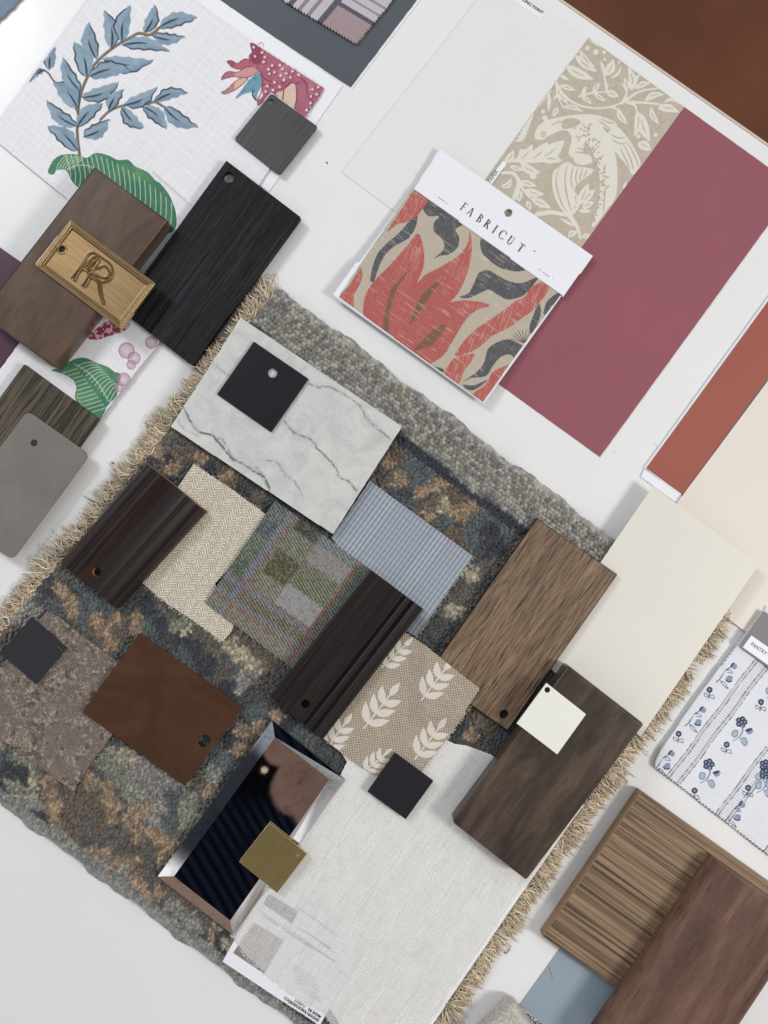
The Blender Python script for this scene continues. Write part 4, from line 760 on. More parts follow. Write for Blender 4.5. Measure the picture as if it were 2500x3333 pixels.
def c_brass(U, V, X, Y):
    u, v = plate_uv(X, Y); d = np.minimum(np.minimum(u, LU-u), np.minimum(v, LV-v)); m = blur(mono(X, Y), 2); p = Paint(X, Y, (166, 140, 100)); p.mix(vn(u/30, v/2.0, 1.5, 4)*.6, (128, 102, 70))
    gr = np.maximum(np.exp(-((d-8)/1.4)**2), np.exp(-((d-15)/1.8)**2)); gr = np.maximum(gr, np.exp(-((d-23)/2.2)**2)); p.mix(gr*.75, (92, 74, 56)); p.mix(np.clip(4*m*(1-m), 0, 1)*.6, (98, 76, 52)); p.mix(np.exp(-(np.maximum(np.minimum(d-18, 40), 0)/14)**2)*(d > 18)*.25, (120, 92, 60)); p.mix((d < 2)*.5, (160, 150, 140)); return p.c
M_brs, nt, b = mat('antique_brass_relief', (.6, .5, .3), .4, .85); a = nd(nt, 'ShaderNodeAttribute'); a.attribute_name = 'Col'; nt.links.new(a.outputs[0], b.inputs['Base Color'])
bump(nt, b, noise(nt, coords(nt, (40, 1500, 1)), 1, 2), .00008)
o = sheet('brass_plate', rounded([pA, pB, pC, pD], 11), (pA, pB), 1.15, z_brass, c_brass, M_brs, skirt=.002, holes=[(*ZE(400, 437), 10.2)])
tag(o, 'antique brass plate with raised letter R monogram on the wood block', 'brass plate')

M_oakd = wood('weathered_oak', (42, 38, 34), (90, 80, 66), (108, 97, 80), 210, 9, .40, (36, 32, 28), .55, .0008, 620, 24, 0, streak=((14, 420, .42, .46, .85, 2), (9, 160, .37, .41, .8, 7)), var=.3)
o = slab('wood_sample', [(78, 1185), (322, 1363), (120, 1640), (-124, 1462)], .0105, .0034, M_oakd, .0006, r=2, a=ang((322, 1363), (120, 1640)))
tag(o, 'weathered dark oak sample under the grey leather square', 'wood sample')
M_lea, nt, b = mat('grey_leather', lc(122, 115, 111), .5, spec=.4); L = nt.links; v = coords(nt)
vo = nd(nt, 'ShaderNodeTexVoronoi'); vo.inputs['Scale'].default_value = 1300; L.new(v, vo.inputs[0])
L.new(mixc(nt, ramp(nt, vo.outputs[0], [(.3, (0, 0, 0)), (.8, (.45, .45, .45))]), ramp(nt, noise(nt, v, 20, 3), [(.3, lc(118, 111, 107)), (.7, lc(134, 126, 121))]), lc(96, 90, 86)), b.inputs['Base Color'])
bump(nt, b, vo.outputs[0], .00015)
o = slab('leather_sample', [(88, 1336), (293, 1480), (40, 1824), (-165, 1680)], .0126, .0107, M_lea, .0005, r=26, holes=[(110, 1442, 11)])
tag(o, 'taupe grey leather sample with rounded corners and punched hole at left', 'leather sample')

# ------------------------------------------------------------------ marble and black square
M_mar, nt, b = mat('white_marble', lc(214, 213, 209), .28, spec=.5); L = nt.links; v = coords(nt)
cl = ramp(nt, noise(nt, v, 40, 8, .72, .9), [(.3, lc(184, 184, 181)), (.55, lc(206, 206, 202)), (.8, lc(218, 217, 213))])
def vein(src, sc, dist, w, seed, det=5):
    mp = nd(nt, 'ShaderNodeMapping'); mp.inputs['Location'].default_value = (seed, seed*.7, 0); L.new(v, mp.inputs[0]); mp.inputs['Rotation'].default_value = (0, 0, .5); mp.inputs['Scale'].default_value = (.55, 1, 1)
    n = noise(nt, mp.outputs[0], sc, det, .62, dist); s_ = nd(nt, 'ShaderNodeMath', operation='SUBTRACT'); L.new(n, s_.inputs[0]); s_.inputs[1].default_value = .5
    a_ = nd(nt, 'ShaderNodeMath', operation='ABSOLUTE'); L.new(s_.outputs[0], a_.inputs[0]); return ramp(nt, a_.outputs[0], [(0, (1, 1, 1)), (w, (0, 0, 0))])
c2 = mixc(nt, mixc(nt, .22, (0., 0., 0.), vein(None, 34, .3, .012, 5.2, 7)), cl, lc(236, 235, 230))
at = nd(nt, 'ShaderNodeAttribute'); at.attribute_name = 'Col'
c2 = mixc(nt, at.outputs['Fac'], c2, lc(92, 94, 96)); L.new(c2, b.inputs['Base Color']); bump(nt, b, noise(nt, v, 700, 3), .00005)
mpts = [(784, 1034), (1308, 1388), (1084, 1739), (556, 1389)]
mar = empty('marble_tile', (930, 1390), .0125, ang(mpts[0], mpts[1]), 'white marble tile with grey veins carrying a black square', 'marble tile')
M_mars = paint('marble_side', (186, 186, 182), .6, .06)
def inset(pts, k):
    c = np.mean(pts, 0); return [tuple(np.array(p)+(c-np.array(p))/np.hypot(*(c-np.array(p)))*k) for p in pts]
slab('tile_body', inset(mpts, .6), .0215, .0128, M_mars, .0004, parent=mar)
def c_marble(U, V, X, Y):
    m = np.zeros(X.shape); rr = np.random.default_rng(5)
    for P, w, op in (([t(0, 1, 1190, 985), t(0, 1, 1240, 1080), t(0, 1, 1290, 1140), t(0, 1, 1380, 1170), t(0, 1, 1440, 1240), t(0, 1, 1500, 1310), t(0, 1, 1570, 1350), t(0, 1, 1650, 1400), t(1, 1, 60, 1440), t(1, 1, 90, 1520)], 2.2, .95),
        ([t(0, 1, 1380, 690), t(0, 1, 1420, 730), t(0, 1, 1475, 775)], 1.4, .6), ([t(0, 1, 1390, 1180), t(0, 1, 1440, 1190), t(0, 1, 1490, 1270), t(0, 1, 1510, 1330)], 2, .6), ([t(0, 1, 1150, 1060), t(0, 1, 1200, 1120), t(0, 1, 1280, 1160)], 1.6, .4),
        ([t(1, 1, 340, 825), t(1, 1, 400, 850), t(1, 1, 480, 850), t(1, 1, 560, 890), t(1, 1, 640, 940), t(1, 1, 690, 990), t(1, 1, 715, 1045), t(1, 1, 770, 1100), t(1, 1, 830, 1150), t(1, 1, 880, 1195)], 1.7, .7),
        ([t(1, 1, 180, 1070), t(1, 1, 230, 1130), t(1, 1, 280, 1160), t(1, 1, 350, 1185), t(1, 1, 400, 1250), t(1, 1, 460, 1310), t(1, 1, 510, 1370), t(1, 1, 540, 1430), t(1, 1, 600, 1460), t(1, 1, 650, 1520)], 2.0, .8),
        ([t(1, 1, 60, 1325), t(1, 1, 130, 1340), t(1, 1, 170, 1400), t(1, 1, 250, 1470), t(1, 1, 300, 1560)], 1.8, .5), ([t(1, 1, 0, 1370), t(1, 1, 50, 1430), t(1, 1, 80, 1500)], 4, .45)):
        Q = smooth(P, 6, False)+rr.normal(0, 1.3, (1, 2)); Q = Q+rr.normal(0, 1.3, Q.shape); d, _ = pdist(X, Y, Q, 22)
        br = np.clip(vn(X, Y, 9, 3)*1.8-.1, .45, 1); m = np.maximum(m, op*br*np.clip(1.7-d/w/1.25, 0, 1)); m = np.maximum(m, op*.30*np.exp(-(np.minimum(d, 90)/7)**2)*vn(X, Y, 14, 6))
    return np.repeat(m[..., None], 3, 2)
sheet('polished_face', mpts, (mpts[0], mpts[1]), 1.8, lambda U, V, X, Y: .0219+.0*U, c_marble, M_mar, mar, .0003)
M_mat_black, nt, b = mat('matte_black_metal', lc(15, 17, 22), .4, 0, .4); bump(nt, b, noise(nt, coords(nt), 260, 3), .00008)
o = slab('metal_sample', [(826, 1111), (1005, 1233), (883, 1407), (706, 1283)], .0243, .0220, M_mat_black, .0005, r=4, holes=[(887, 1214, 15)])
tag(o, 'satin black metal square with hole on the marble tile', 'metal sample')

# ------------------------------------------------------------------ woven samples on the rug
M_hb = attr_cloth('herringbone_weave', .85, fuzz=2000)
def hb(U, V):
    P, A2 = 10.5, 26.0; k = np.floor(U/A2); ph = np.where(k % 2 == 0, V+U*.9, V-U*.9); th = (ph % P)/P; cross = (U % 4.8)/4.8
    g = np.sin(th*math.pi)**.6; h = np.sin(cross*math.pi)**.5; return g*(.45+.55*h), th
def c_hb(U, V, X, Y):
    g, th = hb(U, V); p = Paint(X, Y, (104, 94, 78)); n = vn(U, V, 4, 2); p.mix(g*1.05, (218, 208, 188)); p.mix((g > .55)*(n > .5)*.6, (240, 236, 226)); p.mix((vn(U, V, 6, 7) > .62)*.35, (180, 166, 136)); return p.c
hbO = ((630, 1510), (871, 1679))
tag(sheet('fabric_swatch', [(630, 1510), (760, 1597), (871, 1679), (830, 1760), (700, 1900), (762, 2032), (752, 2058), (723, 2089), (640, 2028), (540, 1962), (464, 1899), (420, 1860), (500, 1700)], hbO, 1.25, lambda U, V, X, Y: .0142+.0006*hb(U, V)[0]+.0008*fbm(X, Y, 120, 3), c_hb, M_hb, skirt=.0012), 'cream and beige chunky herringbone weave swatch right of the cove moulding', 'fabric swatch')
M_pl = attr_cloth('tweed', .95, fuzz=1700, sheen=.3)
plO = ((895, 1630), (1230, 1870))
def c_plaid(U, V, X, Y):
    # plaid colours set by lengthwise (U) and crosswise (V) stripes
    V = V+0; cu = [(0, (60, 70, 78)), (60, (70, 78, 70)), (110, (96, 92, 84)), (165, (126, 118, 112)), (235, (96, 90, 80)), (300, (120, 78, 66)), (330, (84, 100, 92)), (420, (96, 96, 88))]
    p = Paint(X, Y, (92, 90, 76)); bnd = lambda q, a, b_, s=5: 1/(1+np.exp(-(q-a)/s*3))*(1/(1+np.exp((q-b_)/s*3)))
    wob = 4*(fbm(X, Y, 16, 3)-.5); u = U+wob; v = V+wob
    OL, GR, DK, TL, BL_, RU, BN = (76, 74, 46), (142, 138, 136), (58, 58, 52), (60, 86, 80), (92, 98, 130), (118, 64, 50), (84, 68, 46)
    p.mix(bnd(u, -60, 62)*.9, (58, 80, 74)); p.mix(bnd(u, -60, 50)*bnd(v, 120, 215)*.7, (66, 88, 60)); p.mix(bnd(u, -60, 50)*bnd(v, -20, 60)*.6, (60, 68, 84))
    for (a, b_, c, d, k, o) in ((100, 190, -40, 40, DK, .9), (100, 190, 44, 116, (98, 104, 80), .6), (100, 190, 120, 210, OL, .95), (190, 332, -40, 28, (96, 112, 128), .7), (190, 332, 32, 100, GR, .85), (190, 332, 104, 188, (88, 90, 58), .9), (190, 332, 192, 272, (150, 150, 150), .9), (100, 190, 215, 285, (120, 116, 96), .5), (-60, 400, 345, 400, (122, 110, 98), .5)): p.mix(bnd(u, a, b_)*bnd(v, c, d)*o, k)
    p.mix(bnd(v, 298, 330)*.85, BN); p.mix(bnd(v, 280, 296)*.6, BL_); p.mix(bnd(u, 60, 78)*(.4+.5*vn(U, V, 30, 3)), BL_); p.mix(bnd(u, 82, 94)*.65, RU); p.mix(bnd(u, 334, 352)*.8, RU); p.mix(bnd(u, 354, 385)*.8, TL); p.mix(bnd(v, 332, 346)*.5, BL_); p.mix(bnd(v, 348, 362)*.6, RU); p.mix(bnd(v, 272, 281)*.7, RU)
    solid = np.clip(bnd(u, 100, 190)*(bnd(v, 120, 210)+bnd(v, -40, 40))+bnd(u, 190, 332)*(bnd(v, 32, 100)+bnd(v, 192, 272)), 0, 1)
    tw = ((-U*.41+V*.91) % 9.4)/9.4; tws = np.sin(tw*math.pi); p.mix((tws > .66)*(1-.9*solid)*.30, (172, 174, 162)); p.mix((tws < .30)*(.42-.22*solid), (34, 38, 36)); p.mix(bnd(u, -60, 52)*bnd(v, 60, 120)*.5, (60, 66, 84)); p.mix(bnd(u, -60, 52)*bnd(v, 215, 270)*.5, (58, 74, 56)); n = vn(X, Y, 3.0, 4); p.mix((n > .68)*.30, (176, 170, 158)); p.mix((n < .28)*.40, (34, 34, 34)); return p.c
tag(sheet('fabric_swatch', [(895, 1630), (1230, 1870), (960, 2190), (940, 2168), (800, 2062), (669, 1962), (700, 1915), (800, 1770)], plO, 1.4, lambda U, V, X, Y: .0166+.0004*np.sin(((-U*.41+V*.91) % 9.4)/9.4*math.pi)+.0008*fbm(X, Y, 140, 5), c_plaid, M_pl, skirt=.0012), 'green, grey and rust plaid wool tweed swatch', 'fabric swatch')
M_bs = attr_cloth('ticking', .7, fuzz=2200)
bsO = ((1215, 1572), (1541, 1810))
def c_bs(U, V, X, Y):
    p = Paint(X, Y, (131, 138, 147)); st = (U % 13.6)/13.6; p.mix(((st < .36))*.62, (198, 203, 209)); p.mix((np.abs(st-.68) < .09)*.5, (168, 176, 188)); cr = (V % 4.2)/4.2; p.mix((cr < .4)*.30, (70, 76, 92)); p.mix((st < .36)*(cr > .5)*.4, (220, 224, 232)); p.mix(fbm(X, Y, 160, 4)*.20, (158, 172, 190)); p.mix((V > 262)*(((U+V) % 6) < 3)*.6, (60, 58, 66)); return p.c
tag(sheet('fabric_swatch', [(1205, 1564)]+[(1215, 1572)]+pinked((1215, 1572), (1541, 1810), 5, 2.2, -1)+pinked((1541, 1810), (1356, 2075), 6, 2.0, -1)+[(1356, 2075), (1300, 2040), (1079, 1749)], bsO, 1.5, lambda U, V, X, Y: .0150+.00035*(((U % 13.6) < 5))+.0008*fbm(X, Y, 150, 8)-.0016*np.clip((V-250)/40, 0, 1), c_bs, M_bs, skirt=.001), 'blue and white fine ticking striped swatch below the marble tile', 'fabric swatch')
# boucle
M_bo = attr_cloth('boucle', .9, fuzz=2000, sheen=.2)
_bo = {}
def bou(U, V, X, Y):
    if X.shape in _bo: return _bo[X.shape]
    a = vn(X, Y, 34, 3)+.6*(vn(X, Y, 12, 5)-.5); kn = np.where((a > .52), 1., 0.)
    P = 6.4; iu = np.floor(U/P+.5*(np.floor(V/P) % 2)); iv = np.floor(V/P); cu = (U/P+.5*(iv % 2)) % 1-.5; cv = (V/P) % 1-.5
    beads = np.clip(1-3.4*(cu**2+cv**2), 0, 1); lo = vn(X, Y, 3.4, 8); h = np.where(kn > 0, .25+.75*lo, beads); rnd = _lat[iu.astype(int) % 64, iv.astype(int) % 64]; _bo[X.shape] = (h, kn, rnd); return h, kn, rnd
def c_bo(U, V, X, Y):
    h, kn, rn = bou(U, V, X, Y); p = Paint(X, Y, (62, 52, 46)); p.mix(h*.95, (158, 144, 132)); p.mix((kn > 0)*.35*vn(X, Y, 9, 2), (90, 76, 62)); p.mix((rn > .7)*(h > .4)*.4, (190, 178, 168)); p.mix((vn(X, Y, 16, 9) > .66)*(kn > 0)*.6, (64, 54, 40)); return p.c
tag(sheet('fabric_swatch', [(154, 1989), (200, 2016), (255, 2062), (374, 2149), (470, 2230), (362, 2396), (300, 2480), (238, 2574), (160, 2520), (60, 2446), (-60, 2360), (-60, 2250), (0, 2175), (60, 2090)], ((154, 1989), (374, 2149)), 1.5, lambda U, V, X, Y: .0146+.0009*bou(U, V, X, Y)[0]+.0006*fbm(X, Y, 90, 2), c_bo, M_bo, skirt=.0014), 'nubby taupe boucle swatch under the charcoal square at lower left', 'fabric swatch')
M_char, nt, b = mat('charcoal_coat', lc(42, 42, 47), .55, 0, .35); bump(nt, b, noise(nt, coords(nt), 500, 3), .00008)
o = slab('metal_sample', [(102, 2008), (217, 2110), (117, 2228), (1, 2126)], .0186, .0164, M_char, .0003, r=1, holes=[(194, 2110, 9.5)])
tag(o, 'matte charcoal square on the taupe boucle swatch', 'metal sample')
M_brn = wood('cherry_stain', (62, 38, 24), (74, 46, 29), (86, 56, 37), 14, 9, .30, (50, 31, 21), .45, .00005, 1300, 260, .1, .3, 2.0, var=.25)
o = slab('wood_sample', [(455, 2059), (791, 2303), (602, 2559), (267, 2318)], .0192, .0172, M_brn, .0003, holes=[(665, 2413, 21)])
wood_edge = slab('edge', [(455, 2060), (789, 2303), (602, 2557), (269, 2318)], .0171, .0166, paint('raw_veneer_edge', (170, 136, 98), .7), .0001, holes=[(665, 2413, 21.5)], parent=o)
tag(o, 'reddish brown veneer square with a large hole at its right corner', 'wood sample')

# mouldings
def moulding(name, quad, prof, zb, m, hole=None, a_len=None, endm=None, tess=60):
    """quad A,B,C,D: A->B across the profile, A->D along it. prof: (t, height above zb) """
    A, Bq, Cq, Dq = [np.array(p, float) for p in quad]; ts = np.linspace(0, 1, tess); px = [p[0] for p in prof]; ph = [p[1] for p in prof]
    hs = np.interp(ts, px, ph); 
    for _ in range(1): hs[1:-1] = (hs[:-2]+2*hs[1:-1]+hs[2:])/4
    zt = zb+hs.max(); top = []; co = []
    Aw, Bw, Dw, Cw = (np.array(W(p, zt)) for p in (A, Bq, Dq, Cq))
    for k in (0, 1):
        P0, P1 = (Aw, Bw) if k == 0 else (Dw, Cw)
        for tq, h in zip(ts, hs): p = P0+(P1-P0)*tq; co.append((p[0], p[1], zb+h))
        for q in (1, 0): p = P0+(P1-P0)*q; co.append((p[0], p[1], zb))
    n = tess+2; F = [tuple(range(n)), tuple(range(2*n-1, n-1, -1))]+[(i, n+i, n+(i+1) % n, (i+1) % n) for i in range(n)]
    an = math.atan2(Dw[1]-Aw[1], Dw[0]-Aw[0]); c = np.mean(co, 0)
    o = obj_world(name, co, F, [m]+([endm] if endm else []), tuple(c), an)
    if endm: o.data.polygons[0].material_index = 1; o.data.polygons[1].material_index = 1
    import bmesh
    bm = bmesh.new(); bm.from_mesh(o.data); bmesh.ops.recalc_face_normals(bm, faces=bm.faces)
    bm.to_mesh(o.data); bm.free()
    if hole:
        bm = bmesh.new(); bmesh.ops.create_cone(bm, cap_ends=True, segments=28, radius1=hole[2]*S, radius2=hole[2]*S, depth=.08); cm = bpy.data.meshes.new('c'); bm.to_mesh(cm); bm.free()
        if len(hole) > 3: cm.materials.append(m); cm.materials.append(hole[3]); [setattr(pp, 'material_index', 1) for pp in cm.polygons]
        co_ = bpy.data.objects.new('cut', cm); C.objects.link(co_); co_.location = (*W(hole[:2], zt), zb)
        if len(hole) > 3: o.data.materials.append(hole[3])
        md = o.modifiers.new('b', 'BOOLEAN'); md.operation = 'DIFFERENCE'; md.object = co_; md.solver = 'EXACT'
        dg = bpy.context.evaluated_depsgraph_get(); dg.update(); me = bpy.data.meshes.new_from_object(o.evaluated_get(dg)); o.modifiers.clear(); o.data = me; me.name = name; bpy.data.objects.remove(co_)
    o.data.shade_smooth(); o.data.set_sharp_from_angle(angle=R(35)); return o
M_esp = wood('espresso_gloss', (22, 16, 16), (38, 27, 25), (60, 40, 32), 60, 3.5, .25, (24, 18, 18), .34, .00004, 900, 30, .3, .2, .8, streak=((6, 260, .38, .44, .6, 4),), var=.4)
M_raw = paint('raw_wood', (150, 110, 78), .8)
o = moulding('wood_moulding', [(470, 1504), (668, 1664), (380, 1983), (187, 1828)], [(0, .002), (.03, .007), (.09, .0098), (.15, .0104), (.18, .0098), (.20, .0082), (.225, .0082), (.245, .0092), (.28, .0088), (.34, .0078), (.45, .0070), (.56, .0072), (.64, .0082), (.69, .0096), (.71, .0094), (.73, .0078), (.76, .0078), (.785, .0098), (.86, .0112), (.93, .0106), (.98, .0075), (1, .003)], .0160, M_esp, (310, 1863, 14, M_raw), endm=M_raw)
tag(o, 'glossy espresso brown cove moulding piece at left beside the cream herringbone', 'wood moulding')
M_eb = wood('ebony_oak', (16, 13, 13), (36, 30, 28), (50, 43, 40), 520, 8, .36, (16, 13, 13), .36, .0002, 1100, 12, 0, dist=.1, var=.12, spec=.3)
o = moulding('wood_moulding', [(1205, 1855), (1379, 1985), (1049, 2413), (878, 2269)], [(0, .0085), (.02, .0092), (.62, .0092), (.635, .0068), (.655, .0068), (.68, .0100), (.72, .0112), (.76, .0100), (.785, .0066), (.80, .0066), (.83, .0092), (.87, .0102), (.91, .0090), (.925, .0062), (.98, .0060), (1, .0050)], .0182, M_eb, (994, 2292, 13.5), tess=110)
tag(o, 'black-brown grooved oak moulding with two beads lying over the tweed', 'wood moulding')

# leaf fabric
M_lf = attr_cloth('leaf_weave', .85, fuzz=2000)
A2 = lambda *p: [t(1, 2, x, y) for x, y in p]
_lf = {}
def lf_mask(X, Y):
    if X.shape in _lf: return _lf[X.shape]
    m = np.zeros(X.shape)
    def sprig(x0, y0, x1, y1, sc=1.0, lv=6):
        b_ = np.array(t(1, 2, x0, y0)); e_ = np.array(t(1, 2, x1, y1)); d = e_-b_; L = np.hypot(*d); d /= L; nn = np.array([-d[1], d[0]])
        dd, f = pdist(X, Y, [b_, e_], 5); m[dd < 2.6] = 1
        for i in range(3):
            s = .12+.80*i/3
            for sg in (-1, 1):
                st = b_+d*L*s; en = st+(d*.76+nn*sg*.70)*L*(.46-.04*i)*sc; P, _ = leaf(st, en, L*.17*sc, .05*sg, 10); m[inpoly(X, Y, P)] = 1
        P, _ = leaf(b_+d*L*.88, b_+d*L*1.22, L*.15*sc, 0, 8); m[inpoly(X, Y, P)] = 1
    sprig(1070, 1220, 1240, 1000); sprig(700, 1400, 890, 1160, 1, 6); sprig(1030, 1600, 1200, 1380); sprig(810, 1010, 980, 850); sprig(440, 1560, 590, 1350); sprig(690, 1690, 850, 1560)
    _lf[X.shape] = m; return m
def lfw(U, V): P = 11.0; a = ((U % P)/P < .5) ^ ((V % P)/P < .5); return np.where(a, np.sin((U % (P/2))/(P/2)*math.pi), np.sin((V % (P/2))/(P/2)*math.pi)), a
def c_lf(U, V, X, Y):
    g, a = lfw(U, V); m = lf_mask(X, Y); p = Paint(X, Y, (116, 104, 90)); p.mix(g*.95*a, (214, 202, 182)); p.mix(g*.85*(~a), (166, 151, 130)); p.mix(m*.92, (224, 216, 206)); p.mix(m*((U % 4.2) < 1.4)*.35, (196, 184, 170)); p.mix((vn(U/14, V/2, 1.5, 3) > .75)*.2, (214, 200, 178)); return p.c
lfO = ((1323, 2061), (1562, 2242))
tag(sheet('fabric_swatch', [(1300, 2045), (1323, 2061), (1384, 2101), (1470, 2170), (1562, 2242), (1545, 2268), (1527, 2295), (1516, 2312), (1514, 2325), (1450, 2410), (1381, 2500), (1320, 2580), (1290, 2560), (1235, 2527), (1180, 2500), (1130, 2466), (1059, 2408), (1010, 2370), (1150, 2180)], lfO, 1.4,
      lambda U, V, X, Y: .0172+.0048*np.clip((X-1330)/55, 0, 1)*np.clip((2330-Y)/40+1, 0, 1)+.0004*lfw(U, V)[0]+.0003*lf_mask(X, Y)+.0006*fbm(X, Y, 90, 3), c_lf, M_lf, skirt=.0012), 'taupe basket weave swatch with cream leaf sprigs', 'fabric swatch')

# ------------------------------------------------------------------ sheer linen, label card
M_sh0 = attr_cloth('linen_under_layer', .9, fuzz=1500)
M_sh, nt, b = mat('sheer_linen', (.8, .8, .8), .9, spec=.1); L = nt.links; a = nd(nt, 'ShaderNodeAttribute'); a.attribute_name = 'Col'; L.new(a.outputs[0], b.inputs['Base Color'])
tr = nd(nt, 'ShaderNodeBsdfTransparent'); mx = nd(nt, 'ShaderNodeMixShader'); mo = nt.nodes['Material Output']
v = coords(nt); v2 = coords(nt, (1, .12, 1)); th = noise(nt, coords(nt, (700, 2600, 1)), 1, 1); tw = noise(nt, coords(nt, (2600, 700, 1)), 1, 2)
mm = nd(nt, 'ShaderNodeMath', operation='MAXIMUM'); L.new(th, mm.inputs[0]); L.new(tw, mm.inputs[1]); al = ramp(nt, mm.outputs[0], [(.40, (.30, .30, .30)), (.72, (.86, .86, .86))])
L.new(al, mx.inputs[0]); L.new(tr.outputs[0], mx.inputs[1]); L.new(b.outputs[0], mx.inputs[2]); L.new(mx.outputs[0], mo.inputs[0]); bump(nt, b, mm.outputs[0], .0001)
shO = ((1867, 2665), (1500, 3199))
def c_sh(U, V, X, Y):
    p = Paint(X, Y, (237, 235, 230)); wob = 5*np.sin(U/60+V/210)+3*np.sin(U/23); q = (V+wob) % 96; ln = np.maximum(np.exp(-((q-8)/2.1)**2), np.exp(-((q-16)/2.1)**2)); ln = np.maximum(ln, .7*np.exp(-((q-24)/1.8)**2)); gp = np.maximum(np.exp(-((q-12)/1.7)**2), np.exp(-((q-20)/1.7)**2)); p.mix(gp*.35, (170, 165, 156)); p.mix(ln, (255, 255, 253))
    th = vn(U/26, V/2.4, 1.5, 3); tw = vn(U/2.4, V/16, 1.5, 6); p.mix((th < .36)*.20, (176, 170, 160)); p.mix((tw < .3)*.15, (182, 178, 170)); p.mix(fbm(X, Y, 220, 3)*.3, (222, 226, 234)); return p.c
def z_sh(off, amp=1.0):
    def f(U, V, X, Y):
        wob = 5*np.sin(U/60+V/210)+3*np.sin(U/23); q = (V+wob) % 96; ln = np.maximum(np.exp(-((q-8)/1.8)**2), np.exp(-((q-15)/1.8)**2))
        z = off+.0003*ln*(amp > .2)+.0014*amp*fbm(X, Y, 260, 4)+.0004*amp*ln+.0008*amp*np.sin(V/38+fbm(X, Y, 200, 2)*4)
        d, _ = pdist(X, Y, [(1600, 2440), (1440, 2690), (1350, 2800)], 80); z += amp*.0022*np.exp(-(np.minimum(d, 200)/22)**2)
        return z-.006*np.clip((V-(-40))*0, 0, 1)
    return f
shp = [(1130, 2480), (1080, 2400), (1300, 2330), (1477, 2421), (1520, 2428), (1595, 2456), (1900, 2620), (1867, 2665), (1666, 2955), (1500, 3199), (1370, 3390), (1115, 3390), (1060, 3300), (971, 3251), (925, 3215), (860, 3165), (800, 3110), (765, 3061), (752, 3035), (833, 2925), (925, 2780), (1100, 2540)]
she = empty('sheer_fabric', (1300, 2900), .013, ang(*shO), 'sheer off-white striped linen laid over the rug and label card', 'sheer fabric')
sheet('under_layer', [(x if y < 3000 or x > 1200 else x+16, y if y < 3100 or x > 1200 else y-14) for x, y in shp], shO, 2.6, z_sh(.0139, .15), lambda U, V, X, Y: c_sh(U, V, X, Y)*.35+.65*lin((244, 242, 237)), M_sh0, she, .0006)
sheet('top_layer', shp, shO, 1.7, z_sh(.0161, .3), c_sh, M_sh, she, .0003)
# frayed threads along the hem
def threads(name, base, out, n, L0, m, parent, z, seed, w=.5):
    rr = np.random.default_rng(seed); base = np.array(base, float); seg = np.hypot(*np.diff(base, axis=0).T); cum = np.concatenate([[0], np.cumsum(seg)]); q = rr.uniform(0, cum[-1], n)
    P = []
    for k in range(n):
        x = np.interp(q[k], cum, base[:, 0]); y = np.interp(q[k], cum, base[:, 1]); a = math.atan2(out[1], out[0])+rr.normal(0, .6); c = [(x, y)]
        for j in range(4): a += rr.normal(0, .45); x += math.cos(a)*L0/4*rr.uniform(.5, 1.3); y += math.sin(a)*L0/4*rr.uniform(.5, 1.3); c.append((x, y))
        P.append(c)
    return strokes(name, P, w*2, z, m, parent, 2)
M_thr, _, _ = mat('white_thread', lc(232, 230, 226), .8)
threads('frayed_hem', [(752, 3040), (800, 3112), (860, 3168), (971, 3252), (1062, 3302), (1100, 3370)], (-.5, .8), 260, 9, M_thr, she, .0168-.0025, 3, .55)
lab = empty('label_card', (960, 3090), .0146, ang((724, 3130), (1040, 3340)), 'white specification label card showing through the sheer linen at bottom', 'label card')
slab('card', [(724, 3130), (878, 2853), (1194, 3062), (1040, 3340)], .0156, .0151, M_paper, .0001, parent=lab)
uL = np.array((.8337, .5522)); vL = np.array((.4849, -.8746))   # along the bottom edge, and up the left edge
def LP(a, b): p = np.array((724, 3130.))+uL*a+vL*b; return (p[0], p[1])
M_tau = paint('taupe_print', (140, 126, 122), .7, .1); M_gp = paint('grey_print', (70, 72, 86), .7, .1); M_lg = paint('light_grey_print', (120, 122, 134), .7)
slab('printed_swatch', [ZG(195, 835), ZG(420, 505), ZG(740, 705), ZG(530, 1062)], .01566, .01560, M_tau, .00002, parent=lab)
slab('printed_band', [ZG(520, 305), ZG(580, 195), ZG(895, 385), ZG(832, 520)], .01566, .01560, M_gp, .00002, parent=lab)
for (x, y, l) in ((490, 390, 250), (510, 430, 210), (880, 340, 330), (700, 520, 420), (720, 560, 400), (760, 600, 360), (900, 560, 420), (1130, 520, 220), (1000, 620, 300), (830, 950, 330), (830, 990, 300), (850, 1030, 300), (860, 1070, 330), (860, 1110, 280), (1030, 760, 300), (1150, 740, 200), (980, 720, 380), (1310, 1010, 130), (880, 1160, 330), (900, 1210, 300)):
    p = np.array(ZG(x, y)); L_ = l/3.318; a_ = 0.0; ws = []
    while a_ < L_:
        w_ = random.uniform(3, 9); ws.append([tuple(p+uL*a_), tuple(p+uL*min(a_+w_, L_))]); a_ += w_+2.2
    strokes('printed_line', ws, 2.6, .01566, M_lg if y > 900 else M_gp, lab, 1)
ta = math.atan2(.5522, -.8337)
for s_, x, y, bd in (('FLAMMABILITY:', 1093, 1594, .00012), ('NFPA 701', 873, 1448, 0), ('SHOWN RAILROADED:', 1128, 1556, .00012), ('YES', 805, 1335, 0), ('MADE IN:', 1150, 1518, .00012), ('TURKEY', 985, 1408, 0)):
    text('lettering', s_, ZG(x, y), ta, .0040, .01575, M_ink, lab, .86, bd)

